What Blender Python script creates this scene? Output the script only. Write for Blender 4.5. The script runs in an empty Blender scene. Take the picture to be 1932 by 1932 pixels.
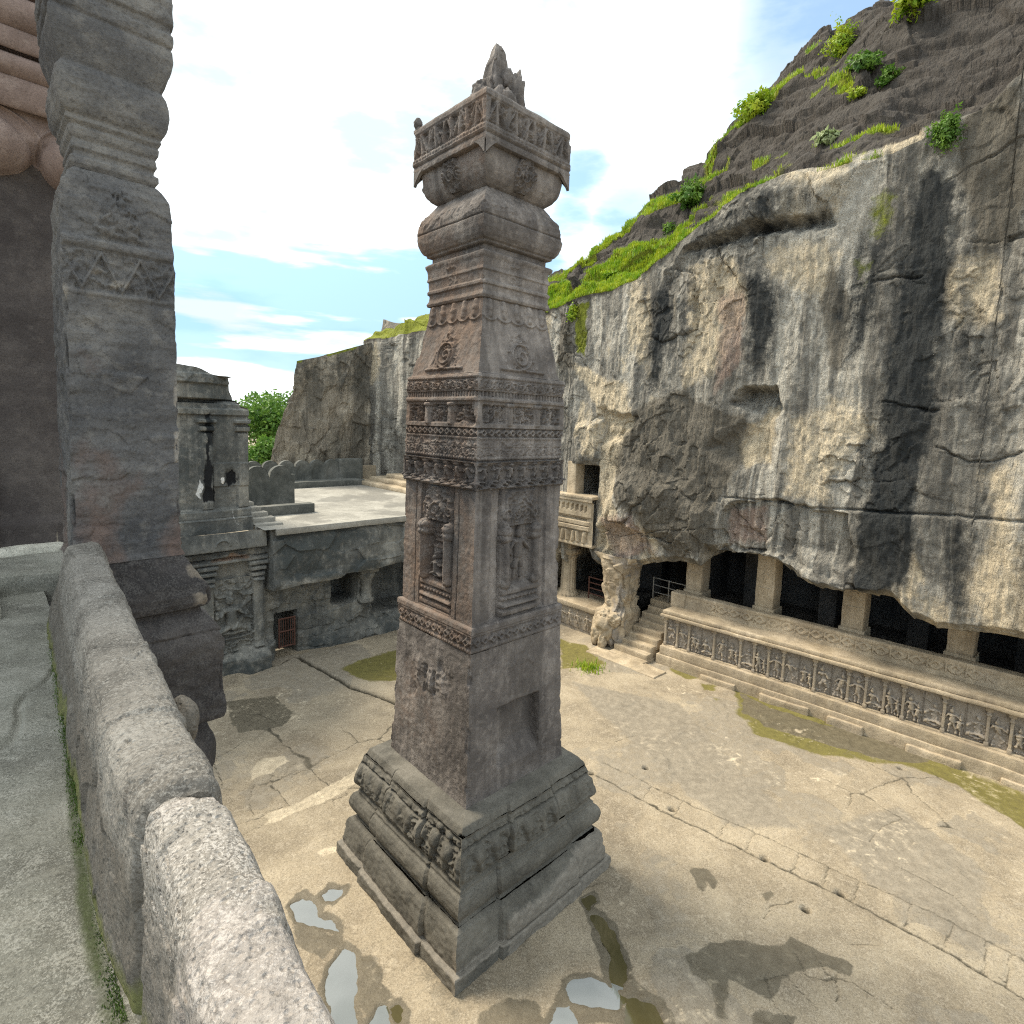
import bpy, math, random
import numpy as np
from mathutils import Vector, Matrix
from mathutils.bvhtree import BVHTree

scene = bpy.context.scene
rad = math.radians

# ------------------------------------------------------------------ site frame
# Everything in this courtyard is square to one another: s runs along the right-hand
# cliff towards the viewer, t runs across the courtyard into that cliff, z is up.
TH = rad(-43.43)
E1 = np.array([-math.sin(TH), -math.cos(TH), 0.0])
E2 = np.array([math.cos(TH), -math.sin(TH), 0.0])
E3 = np.array([0, 0, 1.0])
EYE = np.array([0, 0, 8.3])

def W(s, t, z):
    s, t, z = np.broadcast_arrays(np.asarray(s, float), np.asarray(t, float), np.asarray(z, float))
    return s[..., None] * E1 + t[..., None] * E2 + z[..., None] * E3

# ------------------------------------------------------------------ camera
FPX, PCY, PITCH, ROLL = 1065.6, 900.0, rad(5.441), rad(1.874)
_F = np.array([0, math.cos(PITCH), -math.sin(PITCH)])
_U0 = np.array([0, math.sin(PITCH), math.cos(PITCH)])
_R0 = np.array([1.0, 0, 0])
_R = _R0 * math.cos(ROLL) + _U0 * math.sin(ROLL)
_U = -_R0 * math.sin(ROLL) + _U0 * math.cos(ROLL)
cam_data = bpy.data.cameras.new("camera")
cam = bpy.data.objects.new("camera", cam_data)
scene.collection.objects.link(cam)
cam.matrix_world = Matrix(((_R[0], _U[0], -_F[0], 0), (_R[1], _U[1], -_F[1], 0), (_R[2], _U[2], -_F[2], 8.3), (0, 0, 0, 1)))
cam_data.sensor_width = 36.0
cam_data.lens = 36.0 * FPX / 1932.0
cam_data.shift_y = -66.0 / 1932.0
cam_data.clip_start = 0.05
cam_data.clip_end = 3000
scene.camera = cam

# surveying helpers: where a sight line meets a real plane of the site
def ray(u, v):
    d = _F + _R * (u - 966.0) / FPX - _U * (v - PCY) / FPX
    return d / np.linalg.norm(d)
def _hitp(u, v, n, c):
    d = ray(u, v)
    p = EYE + d * ((c - EYE @ n) / (d @ n))
    return np.array([p @ E1, p @ E2, p[2]])
def onS(u, v, s): return _hitp(u, v, E1, s)
def onT(u, v, t): return _hitp(u, v, E2, t)
def onZ(u, v, z): return _hitp(u, v, E3, z)

# ------------------------------------------------------------------ sky and sun
SUN = -0.86 * E1 - 0.34 * E2 + 1.2 * E3
SUN = SUN / np.linalg.norm(SUN)
SUN_EL = math.asin(SUN[2]); SUN_AZ = math.atan2(SUN[0], SUN[1])
world = bpy.data.worlds.new("World"); scene.world = world; world.use_nodes = True
nt = world.node_tree; nt.nodes.clear()
def wn(t, **k):
    n = nt.nodes.new(t)
    for a, b in k.items(): setattr(n, a, b)
    return n
wout = wn("ShaderNodeOutputWorld"); wbg = wn("ShaderNodeBackground"); sky = wn("ShaderNodeTexSky")
sky.sky_type = 'NISHITA'; sky.sun_disc = False; sky.sun_elevation = SUN_EL; sky.sun_rotation = SUN_AZ
sky.air_density = 1.0; sky.dust_density = 0.6; sky.ozone_density = 1.5
wbg.inputs[1].default_value = 0.11
wtc = wn("ShaderNodeTexCoord")
def wmath(op, a, b=None, c=None, clamp=False):
    n = wn("ShaderNodeMath", operation=op); n.use_clamp = clamp
    for i, x in enumerate((a, b, c)):
        if x is None: continue
        if hasattr(x, "links"): nt.links.new(x, n.inputs[i])
        else: n.inputs[i].default_value = x
    return n.outputs[0]
def wmap(val, a, b, c=0.0, d=1.0):
    n = wn("ShaderNodeMapRange", interpolation_type='SMOOTHSTEP')
    nt.links.new(val, n.inputs[0])
    for i, x in enumerate((a, b, c, d)): n.inputs[1 + i].default_value = x
    return n.outputs[0]
wmp = wn("ShaderNodeMapping"); wmp.inputs[3].default_value = (2.2, 2.2, 6.5)
nt.links.new(wtc.outputs['Generated'], wmp.inputs[0])
wno = wn("ShaderNodeTexNoise"); wno.inputs['Scale'].default_value = 1.6; wno.inputs['Detail'].default_value = 7; wno.inputs['Roughness'].default_value = 0.55
nt.links.new(wmp.outputs[0], wno.inputs['Vector'])
def lobe(u, v, r0, r1):
    dn = wn("ShaderNodeVectorMath", operation='DOT_PRODUCT')
    nrm = wn("ShaderNodeVectorMath", operation='NORMALIZE')
    nt.links.new(wtc.outputs['Generated'], nrm.inputs[0])
    nt.links.new(nrm.outputs[0], dn.inputs[0])
    dn.inputs[1].default_value = tuple(ray(u, v))
    return wmap(dn.outputs['Value'], math.cos(rad(r0)), math.cos(rad(r1)))
gaps = None
for u, v, r0, r1, k in [(1570, 20, 11, 3, .92), (1450, 150, 6, 1, .8), (1100, 330, 4, .5, .7), (1190, 420, 6, 1, .85), (1080, 420, 4, .5, .7), 
                     (895, 95, 2.5, .3, .5), (700, 225, 3, .3, .35), (1900, -500, 26, 8, .6), (-900, 700, 25, 8, .6)]:
    g = wmath('MULTIPLY', lobe(u, v, r0, r1), k)
    gaps = g if gaps is None else wmath('MAXIMUM', gaps, g)
wsep = wn("ShaderNodeSeparateXYZ"); nt.links.new(wtc.outputs['Generated'], wsep.inputs[0])
wmp2 = wn("ShaderNodeMapping"); wmp2.inputs[3].default_value = (2.5, 2.5, 17.0); nt.links.new(wtc.outputs['Generated'], wmp2.inputs[0])
wn2 = wn("ShaderNodeTexNoise"); wn2.inputs['Scale'].default_value = 1.5; wn2.inputs['Detail'].default_value = 6; nt.links.new(wmp2.outputs[0], wn2.inputs['Vector'])
band = wmath('MULTIPLY', wmap(wsep.outputs['Z'], .02, .10), wmap(wsep.outputs['Z'], .33, .21))
band = wmath('MULTIPLY_ADD', wmath('SUBTRACT', wn2.outputs[0], .5), wmath('MULTIPLY', band, 4.5), wmath('MULTIPLY', band, 1.15))
gaps = wmath('MAXIMUM', gaps, band)
nn = wmath('SUBTRACT', wno.outputs[0], 0.5)
gp = wmath('MULTIPLY_ADD', nn, 2.3, gaps)
blue = wmap(gp, 0.34, 1.0)
cloudtone = wn("ShaderNodeMix", data_type='RGBA')
nt.links.new(wmap(wno.outputs[0], 0.36, 0.52), cloudtone.inputs[0])
cloudtone.inputs[6].default_value = (3.3, 3.75, 3.95, 1); cloudtone.inputs[7].default_value = (6.4, 6.8, 6.9, 1)
skyc = wn("ShaderNodeMix", data_type='RGBA', blend_type='MULTIPLY'); skyc.inputs[0].default_value = 1.0
nt.links.new(sky.outputs[0], skyc.inputs[6])
lowc = wn("ShaderNodeMix", data_type='RGBA'); nt.links.new(wmap(wsep.outputs['Z'], .06, .40), lowc.inputs[0]); lowc.inputs[6].default_value = (.34, .45, .52, 1); lowc.inputs[7].default_value = (.78, .96, .92, 1)
nt.links.new(lowc.outputs[2], skyc.inputs[7])
mixw = wn("ShaderNodeMix", data_type='RGBA')
nt.links.new(wmath('MULTIPLY', blue, 0.86), mixw.inputs[0]); nt.links.new(cloudtone.outputs[2], mixw.inputs[6]); nt.links.new(skyc.outputs[2], mixw.inputs[7])
nt.links.new(mixw.outputs[2], wbg.inputs[0]); nt.links.new(wbg.outputs[0], wout.inputs[0])

sun_data = bpy.data.lights.new("sun", 'SUN'); sun_data.energy = 2.4; sun_data.angle = rad(20); sun_data.color = (1.0, 0.88, 0.69)
sun = bpy.data.objects.new("sun", sun_data); scene.collection.objects.link(sun)
sun.rotation_euler = Vector(-SUN).to_track_quat('-Z', 'Y').to_euler()
scene.view_settings.view_transform = 'Standard'; scene.view_settings.look = 'None'
scene.view_settings.exposure = 1.3; scene.view_settings.gamma = 1.0
scene.cycles.use_denoising = False; scene.cycles.use_adaptive_sampling = False; scene.cycles.filter_width = 1.15; scene.cycles.sample_clamp_indirect = 4
scene.cycles.max_bounces = 5; scene.cycles.diffuse_bounces = 3; scene.cycles.glossy_bounces = 2

# ------------------------------------------------------------------ numpy noise
def _hash(ix, iy, iz, seed):
    with np.errstate(over='ignore'):
        h = (ix.astype(np.int64).astype(np.uint32) * np.uint32(374761393) + iy.astype(np.int64).astype(np.uint32) * np.uint32(668265263)
             + iz.astype(np.int64).astype(np.uint32) * np.uint32(2246822519) + np.uint32((seed * 3266489917) & 0xffffffff))
        h ^= h >> np.uint32(15); h *= np.uint32(2246822519); h ^= h >> np.uint32(13); h *= np.uint32(3266489917); h ^= h >> np.uint32(16)
    return h.astype(np.float64) / 4294967295.0 * 2 - 1
def n3(x, y, z=0.0, seed=0):
    x, y, z = np.broadcast_arrays(np.asarray(x, float), np.asarray(y, float), np.asarray(z, float))
    ix, iy, iz = np.floor(x), np.floor(y), np.floor(z)
    fx, fy, fz = x - ix, y - iy, z - iz
    fx = fx * fx * (3 - 2 * fx); fy = fy * fy * (3 - 2 * fy); fz = fz * fz * (3 - 2 * fz)
    r = 0
    for a in (0, 1):
        for b in (0, 1):
            for c in (0, 1):
                r = r + _hash(ix + a, iy + b, iz + c, seed) * (fx if a else 1 - fx) * (fy if b else 1 - fy) * (fz if c else 1 - fz)
    return r
def n2(x, y, seed=0):
    x, y = np.broadcast_arrays(np.asarray(x, float), np.asarray(y, float))
    ix, iy = np.floor(x), np.floor(y); fx, fy = x - ix, y - iy
    fx = fx * fx * (3 - 2 * fx); fy = fy * fy * (3 - 2 * fy); z = np.zeros_like(ix)
    return ((_hash(ix, iy, z, seed) * (1 - fx) + _hash(ix + 1, iy, z, seed) * fx) * (1 - fy)
            + (_hash(ix, iy + 1, z, seed) * (1 - fx) + _hash(ix + 1, iy + 1, z, seed) * fx) * fy)
def fb2(x, y, o=4, seed=0, g=.5):
    r, a, tot = 0, 1.0, 0
    for i in range(o):
        r = r + a * n2(x, y, seed + i * 7); tot += a; a *= g
        x, y = (x * 1.62 + y * 1.18) + 3.1, (y * 1.62 - x * 1.18) - 1.7
    return r / tot
def fb3(p, sc, o=3, seed=0):
    r, a, tot = 0, 1.0, 0
    for i in range(o):
        r = r + a * n3(p[..., 0] * sc + i * 5.3, p[..., 1] * sc - i * 2.1, p[..., 2] * sc + i, seed + i * 11); tot += a; a *= .5; sc *= 2.03
    return r / tot
def facets(x, y, seed=0):
    """planar chips: each Voronoi cell is a tilted facet; returns height, distance to cell border"""
    x, y = np.broadcast_arrays(np.asarray(x, float), np.asarray(y, float))
    ix, iy = np.floor(x), np.floor(y); z = np.zeros_like(ix)
    b1 = np.full(x.shape, 9.0); b2 = b1.copy(); h = np.zeros(x.shape)
    for a in (-1, 0, 1):
        for b in (-1, 0, 1):
            cx, cy = ix + a, iy + b
            px = cx + .5 + .45 * _hash(cx, cy, z, seed); py = cy + .5 + .45 * _hash(cx, cy, z, seed + 1)
            d = (x - px) ** 2 + (y - py) ** 2
            hh = .5 * _hash(cx, cy, z, seed + 2) + .8 * ((x - px) * _hash(cx, cy, z, seed + 3) + (y - py) * _hash(cx, cy, z, seed + 4))
            m = d < b1
            b2 = np.where(m, b1, np.minimum(b2, d)); h = np.where(m, hh, h); b1 = np.where(m, d, b1)
    return h, np.sqrt(b2) - np.sqrt(b1)
def ss(a, b, x):
    t = np.clip((np.asarray(x, float) - a) / (b - a), 0, 1); return t * t * (3 - 2 * t)
def sdpoly(X, Y, poly):
    """signed distance to a polygon, positive inside"""
    poly = np.asarray(poly, float); d = np.full(X.shape, 1e9); ins = np.zeros(X.shape, bool)
    x0, y0 = poly.min(0); x1, y1 = poly.max(0); pad = .5 * max(x1 - x0, y1 - y0) + .4
    near = (X > x0 - pad) & (X < x1 + pad) & (Y > y0 - pad) & (Y < y1 + pad)
    x, y = X[near], Y[near]; dd = np.full(x.shape, 1e9); ii = np.zeros(x.shape, bool)
    for i in range(len(poly)):
        a, b = poly[i], poly[(i + 1) % len(poly)]; e = b - a
        u = np.clip(((x - a[0]) * e[0] + (y - a[1]) * e[1]) / (e @ e + 1e-12), 0, 1)
        dd = np.minimum(dd, (x - a[0] - u * e[0]) ** 2 + (y - a[1] - u * e[1]) ** 2)
        if abs(b[1] - a[1]) > 1e-12:
            c = (a[1] > y) != (b[1] > y)
            ii ^= c & (x < (b[0] - a[0]) * (y - a[1]) / (b[1] - a[1]) + a[0])
    d[near] = np.sqrt(dd); ins[near] = ii
    return np.where(ins, d, -d)
def dline(X, Y, pts):
    pts = np.asarray(pts, float); d = np.full(X.shape, 1e9)
    for a, b in zip(pts[:-1], pts[1:]):
        m = (X > min(a[0], b[0]) - 1) & (X < max(a[0], b[0]) + 1) & (Y > min(a[1], b[1]) - 1) & (Y < max(a[1], b[1]) + 1)
        x, y = X[m], Y[m]; e = b - a
        u = np.clip(((x - a[0]) * e[0] + (y - a[1]) * e[1]) / (e @ e + 1e-12), 0, 1)
        d[m] = np.minimum(d[m], np.hypot(x - a[0] - u * e[0], y - a[1] - u * e[1]))
    return d

# ------------------------------------------------------------------ mesh building
class MB:
    def __init__(s): s.V, s.Q, s.T, s.A, s.n = [], [], [], [], 0
    def add(s, V, Q=None, T=None, **at):
        V = np.asarray(V, float).reshape(-1, 3)
        s.V.append(V)
        if Q is not None and len(Q): s.Q.append(np.asarray(Q, np.int64) + s.n)
        if T is not None and len(T): s.T.append(np.asarray(T, np.int64) + s.n)
        s.A.append({k: np.broadcast_to(np.asarray(v, float), (V.shape[0],)) if np.ndim(v) == 0 else np.asarray(v, float).reshape(-1) for k, v in at.items()})
        s.n += len(V); return s
    def grid(s, P, wrapu=False, **at):
        nv, nu = P.shape[:2]; I = np.arange(nv * nu).reshape(nv, nu)
        if wrapu: I = np.concatenate([I, I[:, :1]], 1)
        Q = np.stack([I[:-1, :-1], I[:-1, 1:], I[1:, 1:], I[1:, :-1]], -1).reshape(-1, 4)
        return s.add(P.reshape(-1, 3), Q, **at)
    def rbox(s, s0, s1, t0, t1, z0, z1, res=.1, r=.015, amp=.006, ns=2.5, seed=0, **at):
        lo = np.array([s0, t0, z0]); hi = np.array([s1, t1, z1]); r = min(r, *(0.45 * (hi - lo)))
        for ax in range(3):
            for sd in (0, 1):
                a, b = [i for i in range(3) if i != ax]
                na = int(np.clip(math.ceil((hi[a] - lo[a]) / res), 1, 160)) + 1; nb = int(np.clip(math.ceil((hi[b] - lo[b]) / res), 1, 160)) + 1
                ea = np.r_[lo[a], np.linspace(lo[a] + r, hi[a] - r, na), hi[a]]; eb = np.r_[lo[b], np.linspace(lo[b] + r, hi[b] - r, nb), hi[b]]
                A, B = np.meshgrid(ea, eb); P = np.empty(A.shape + (3,)); P[..., a] = A; P[..., b] = B; P[..., ax] = hi[ax] if sd else lo[ax]
                inn = np.clip(P, lo + r, hi - r); d = P - inn; L = np.linalg.norm(d, axis=-1, keepdims=True)
                P = inn + d / np.maximum(L, 1e-9) * r
                if amp > 0:
                    P = P + amp * np.stack([fb3(P, ns, 2, seed + k) for k in (1, 2, 3)], -1)
                s.grid(W(P[..., 0], P[..., 1], P[..., 2]), **at)
        return s
    def tube(s, pts, r, n=8, **at):
        pts = np.asarray(pts, float); k = len(pts); r = np.broadcast_to(np.asarray(r, float), (k,))
        tan = np.gradient(pts, axis=0); tan /= np.linalg.norm(tan, axis=1, keepdims=True) + 1e-12
        up = np.where(np.abs(tan[:, 2:3]) > .9, [[1.0, 0, 0]], [[0, 0, 1.0]])
        a = np.cross(tan, up); a /= np.linalg.norm(a, axis=1, keepdims=True); b = np.cross(tan, a)
        an = np.linspace(0, 2 * math.pi, n, endpoint=False)
        P = pts[:, None] + r[:, None, None] * (np.cos(an)[None, :, None] * a[:, None] + np.sin(an)[None, :, None] * b[:, None])
        s.grid(P, wrapu=True, **at)
        for e in (0, -1):
            s.add(np.vstack([P[e], pts[e][None]]), None, [[i, (i + 1) % n, n] for i in range(n)], **at)
        return s
    def blob(s, c, rr, nu=28, nv=18, amp=.12, ns=2.0, seed=0, rot=0.0, **at):
        a = np.linspace(0, 2 * math.pi, nu, endpoint=False); b = np.linspace(-math.pi / 2, math.pi / 2, nv)
        A, B = np.meshgrid(a, b); D = np.stack([np.cos(B) * np.cos(A), np.cos(B) * np.sin(A), np.sin(B)], -1)
        k = 1 + amp * fb3(D * 1.0 + seed * 3.7, ns, 3, seed)
        P = D * np.asarray(rr) * k[..., None]
        if rot: P = np.stack([P[..., 0] * math.cos(rot) - P[..., 2] * math.sin(rot), P[..., 1], P[..., 0] * math.sin(rot) + P[..., 2] * math.cos(rot)], -1)
        P = P + np.asarray(c, float)
        return s.grid(W(P[..., 0], P[..., 1], P[..., 2]), wrapu=True, **at)
    def lathe(s, c, prof, n=24, amp=0.0, seed=0, flute=0, **at):
        prof = np.asarray(prof, float); an = np.linspace(0, 2 * math.pi, n, endpoint=False)
        R = prof[:, 0][:, None] * (1 - (.06 * (np.cos(an * flute) < 0) if flute else 0 * an)[None]); Z = np.repeat(prof[:, 1][:, None], n, 1)
        P = np.stack([c[0] + R * np.cos(an), c[1] + R * np.sin(an), c[2] + Z], -1)
        if amp: P = P + amp * np.stack([fb3(P, 3, 2, seed + k) for k in (1, 2, 3)], -1)
        return s.grid(W(P[..., 0], P[..., 1], P[..., 2]), wrapu=True, **at)
    def data(s, name, mat, base=(0, 0, 0), smooth=True):
        V = np.vstack(s.V) - np.asarray(base, float)
        Q = np.vstack(s.Q) if s.Q else np.zeros((0, 4), np.int64); T = np.vstack(s.T) if s.T else np.zeros((0, 3), np.int64)
        me = bpy.data.meshes.new(name); me.vertices.add(len(V)); me.vertices.foreach_set("co", V.astype(np.float32).ravel())
        me.loops.add(len(Q) * 4 + len(T) * 3); me.loops.foreach_set("vertex_index", np.r_[Q.ravel(), T.ravel()].astype(np.int32))
        me.polygons.add(len(Q) + len(T))
        me.polygons.foreach_set("loop_start", np.r_[np.arange(len(Q)) * 4, len(Q) * 4 + np.arange(len(T)) * 3].astype(np.int32))
        me.update(calc_edges=True)
        me.polygons.foreach_set("use_smooth", np.full(len(Q) + len(T), smooth))
        keys = set(k for a in s.A for k in a)
        for k in keys:
            at = me.attributes.new(k, 'FLOAT', 'POINT')
            at.data.foreach_set("value", np.concatenate([a.get(k, np.zeros(len(v))) for a, v in zip(s.A, s.V)]).astype(np.float32))
        if mat: me.materials.append(mat)
        return me
    def build(s, name, mat, parent=None, base=None, smooth=True):
        """top-level: base is the object's own origin (world); child: shares its parent's origin"""
        if parent is not None: b = np.array(parent["_o"])
        else: b = np.asarray(base if base is not None else np.vstack(s.V).min(0) * [0, 0, 1] + np.vstack(s.V).mean(0) * [1, 1, 0], float)
        o = bpy.data.objects.new(name, s.data(name, mat, b, smooth)); scene.collection.objects.link(o)
        o["_o"] = list(map(float, b))
        if parent is not None: o.parent = parent
        else: o.location = b
        return o
def empty(name, base, label, cat, group=None):
    o = bpy.data.objects.new(name, None); scene.collection.objects.link(o); o.location = base; o["_o"] = list(map(float, base)); o.empty_display_size = .3
    return tag(o, label, cat, group)
def tag(o, label, cat, group=None):
    o["label"] = label; o["category"] = cat
    if group: o["group"] = group
    return o
def struct(o, label=None, kind="structure"):
    o["kind"] = kind
    if label: o["label"] = label
    return o

# ------------------------------------------------------------------ materials
def rock(name, dark, base, light, scale=1.0, bump=.5, bscale=1.0, streak=None, streak_amt=.6, pits=0.0, speck=None, speck_amt=.35, masks=(), rough=.9, mottle=.35, wet=None, strokes=0.0, bd=.035, spsc=55):
    m = bpy.data.materials.new(name); m.use_nodes = True; t = m.node_tree; N = t.nodes; Lk = t.links.new
    bs = N["Principled BSDF"]; bs.inputs['Roughness'].default_value = rough
    bs.inputs['Specular IOR Level'].default_value = .25
    geo = N.new("ShaderNodeNewGeometry"); pos = geo.outputs['Position']
    def noise(sc, det=6, ro=.6, vec=None, dist=0.0):
        n = N.new("ShaderNodeTexNoise"); n.inputs['Scale'].default_value = sc; n.inputs['Detail'].default_value = det; n.inputs['Roughness'].default_value = ro
        n.inputs['Distortion'].default_value = dist; Lk(vec or pos, n.inputs['Vector']); return n.outputs[0]
    def mp(v, a, b, c=0., d=1.):
        n = N.new("ShaderNodeMapRange"); Lk(v, n.inputs[0])
        for i, x in enumerate((a, b, c, d)): n.inputs[1 + i].default_value = x
        return n.outputs[0]
    def ma(op, a, b, clamp=False):
        n = N.new("ShaderNodeMath"); n.operation = op; n.use_clamp = clamp
        for i, x in enumerate((a, b)):
            if hasattr(x, "links"): Lk(x, n.inputs[i])
            else: n.inputs[i].default_value = x
        return n.outputs[0]
    def mix(f, a, b, mode='MIX'):
        n = N.new("ShaderNodeMix"); n.data_type = 'RGBA'; n.blend_type = mode
        for i, x in ((0, f), (6, a), (7, b)):
            if hasattr(x, "links"): Lk(x, n.inputs[i])
            elif i: n.inputs[i].default_value = (*x, 1)
            else: n.inputs[i].default_value = x
        return n.outputs[2]
    def stretch(sx, sy, sz):
        n = N.new("ShaderNodeMapping"); n.inputs[3].default_value = (sx, sy, sz); Lk(pos, n.inputs[0]); return n.outputs[0]
    nl = noise(.9 * scale, 9, .62, dist=.4); nm = noise(7 * scale, 8, .65); nf = noise(46 * scale, 5, .7)
    c = mix(mp(nl, .36, .50), dark, base); c = mix(mp(nl, .50, .64), c, light)
    c = mix(mp(nm, .44, .62, 0, mottle * 1.3), c, mix(.5, dark, base)); 
    c = mix(mp(nm, .48, .36, 0, mottle * 1.2), c, light)
    if streak is not None:
        sn = noise(1.6 * scale, 7, .6, stretch(1, 1, .10), .3)
        c = mix(mp(sn, .47, .56, 0, streak_amt), c, streak)
        sn2 = noise(5 * scale, 6, .6, stretch(1, 1, .07))
        c = mix(mp(sn2, .50, .60, 0, streak_amt * .6), c, streak)
        sn3 = noise(2.7 * scale, 6, .6, stretch(1, 1, .06))
        c = mix(mp(sn3, .54, .64, 0, streak_amt * .7), c, light)
    if speck is not None:
        sp = noise(spsc * scale, 4, .75); c = mix(mp(ma('ADD', sp, mp(nm, .35, .65, -.10, .10)), .51, .58, 0, speck_amt), c, speck)
        sd = noise(spsc * .8 * scale, 5, .8); c = mix(mp(sd, .545, .61, 0, speck_amt * .9), c, tuple(x * .45 for x in dark))
    wetf = None
    for (an, col, amt, lo, hi) in masks:
        a = N.new("ShaderNodeAttribute"); a.attribute_name = an
        f = ma('ADD', a.outputs['Fac'], mp(nm, .3, .7, -.22, .22)); f = ma('ADD', f, mp(nf, .3, .7, -.10, .10))
        f = mp(f, lo, hi, 0, amt)
        n = N.new("ShaderNodeClamp"); Lk(f, n.inputs[0]); f = n.outputs[0]
        c = mix(f, c, mix(mp(nm, .3, .7), tuple(x * .7 for x in col), tuple(min(1, x * 1.25) for x in col)))
        if wet == an: wetf = f
    c = mix(mp(nf, .50, .66, 0, .45), c, tuple(x * .45 for x in dark))
    Lk(c, bs.inputs['Base Color'])
    if wetf is not None: Lk(mp(wetf, 0, 1, rough, .3), bs.inputs['Roughness'])
    h = ma('ADD', ma('MULTIPLY', noise(9 * bscale, 8, .68), .9), ma('MULTIPLY', noise(48 * bscale, 5, .75), .35))
    if pits:
        v = N.new("ShaderNodeTexVoronoi"); v.inputs['Scale'].default_value = 26 * bscale; Lk(pos, v.inputs['Vector'])
        h = ma('ADD', h, ma('MULTIPLY', mp(v.outputs[0], .0, .38), pits))
    if strokes:
        wv = noise(11 * bscale, 4, .6, stretch(1, 1, .16), .8)
        h = ma('ADD', h, ma('MULTIPLY', wv, strokes))
    b = N.new("ShaderNodeBump"); b.inputs['Strength'].default_value = bump; b.inputs['Distance'].default_value = bd
    Lk(h, b.inputs['Height']); Lk(b.outputs[0], bs.inputs['Normal'])
    return m
def plain(name, col, rough=.6, metal=0.0, var=.25, sc=8.0):
    m = bpy.data.materials.new(name); m.use_nodes = True; t = m.node_tree; N = t.nodes; bs = N["Principled BSDF"]
    n = N.new("ShaderNodeTexNoise"); n.inputs['Scale'].default_value = sc; n.inputs['Detail'].default_value = 5
    mx = N.new("ShaderNodeMix"); mx.data_type = 'RGBA'; t.links.new(n.outputs[0], mx.inputs[0])
    mx.inputs[6].default_value = (*[x * (1 - var) for x in col], 1); mx.inputs[7].default_value = (*[min(1, x * (1 + var)) for x in col], 1)
    t.links.new(mx.outputs[2], bs.inputs['Base Color']); bs.inputs['Roughness'].default_value = rough; bs.inputs['Metallic'].default_value = metal
    return m
def leafmat(name, c1, c2, trans=.35):
    m = bpy.data.materials.new(name); m.use_nodes = True; t = m.node_tree; N = t.nodes; bs = N["Principled BSDF"]
    g = N.new("ShaderNodeNewGeometry"); n = N.new("ShaderNodeTexNoise"); n.inputs['Scale'].default_value = 2.3; n.inputs['Detail'].default_value = 6
    t.links.new(g.outputs['Position'], n.inputs['Vector'])
    mr = N.new("ShaderNodeMapRange"); mr.inputs[1].default_value = .35; mr.inputs[2].default_value = .65; t.links.new(n.outputs[0], mr.inputs[0])
    mx = N.new("ShaderNodeMix"); mx.data_type = 'RGBA'; t.links.new(mr.outputs[0], mx.inputs[0]); mx.inputs[6].default_value = (*c1, 1); mx.inputs[7].default_value = (*c2, 1)
    t.links.new(mx.outputs[2], bs.inputs['Base Color']); bs.inputs['Roughness'].default_value = .6
    tr = N.new("ShaderNodeBsdfTranslucent"); t.links.new(mx.outputs[2], tr.inputs[0]); ms = N.new("ShaderNodeMixShader"); ms.inputs[0].default_value = trans
    t.links.new(bs.outputs[0], ms.inputs[1]); t.links.new(tr.outputs[0], ms.inputs[2]); t.links.new(ms.outputs[0], N["Material Output"].inputs[0])
    return m

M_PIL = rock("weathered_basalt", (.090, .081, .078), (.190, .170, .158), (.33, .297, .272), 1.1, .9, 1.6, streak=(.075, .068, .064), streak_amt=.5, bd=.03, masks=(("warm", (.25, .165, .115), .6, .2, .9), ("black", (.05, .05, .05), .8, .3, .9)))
M_PLN = rock("mossy_basalt", (.058, .056, .050), (.115, .110, .096), (.19, .18, .157), 1.4, .4, 1.6, speck=(.30, .28, .23), speck_amt=.22, masks=(("worn", (.23, .21, .18), .85, .3, .7),))
M_PORCH = rock("grey_porch_stone", (.060, .061, .066), (.125, .123, .124), (.235, .224, .208), .9, .9, 1.3, strokes=1.0, bd=.03, spsc=90, speck=(.22, .215, .20), speck_amt=.12, masks=(("pale", (.34, .31, .27), .8, .35, .8), ("warm", (.15, .105, .088), .75, .3, .9)))
M_PORCHB = rock("dark_base_stone", (.030, .028, .029), (.060, .055, .055), (.11, .10, .094), 1.5, .5, 1.3, speck=(.4, .38, .35), speck_amt=.12, masks=(("pale", (.24, .205, .165), .8, .3, .95),))
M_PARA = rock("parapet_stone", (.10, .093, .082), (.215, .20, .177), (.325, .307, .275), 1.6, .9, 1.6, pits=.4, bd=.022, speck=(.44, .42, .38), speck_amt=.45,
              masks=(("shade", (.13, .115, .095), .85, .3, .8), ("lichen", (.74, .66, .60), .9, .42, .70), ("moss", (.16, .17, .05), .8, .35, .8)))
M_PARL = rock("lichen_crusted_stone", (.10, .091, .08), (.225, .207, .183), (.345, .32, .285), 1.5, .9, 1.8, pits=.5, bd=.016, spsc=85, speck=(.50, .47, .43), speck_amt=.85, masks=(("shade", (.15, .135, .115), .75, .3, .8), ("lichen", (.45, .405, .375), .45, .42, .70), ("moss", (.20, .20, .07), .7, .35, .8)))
M_WALK = rock("walkway_stone", (.135, .132, .112), (.225, .222, .188), (.33, .322, .28), 1.5, .9, 1.8, bd=.016, spsc=95, speck=(.46, .45, .40), speck_amt=.55, masks=(("moss", (.05, .066, .02), .85, .3, .9), ("pale", (.60, .58, .50), .9, .4, .7)))
M_CLIFF = rock("cliff_rock", (.155, .148, .132), (.30, .285, .25), (.49, .465, .405), .6, 1.0, .9, streak=(.105, .10, .09), streak_amt=.6, strokes=1.6, bd=.11, mottle=.45,
               masks=(("wash", (.56, .53, .46), .85, .3, .85), ("pale", (.66, .56, .40), .85, .35, .8), ("pink", (.36, .25, .20), .6, .35, .85), ("grey", (.14, .125, .10), .85, .3, .8), ("dark", (.030, .034, .036), .97, .25, .75), ("brown", (.074, .065, .058), .95, .3, .7), ("moss", (.22, .25, .02), .95, .3, .7)))
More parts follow.
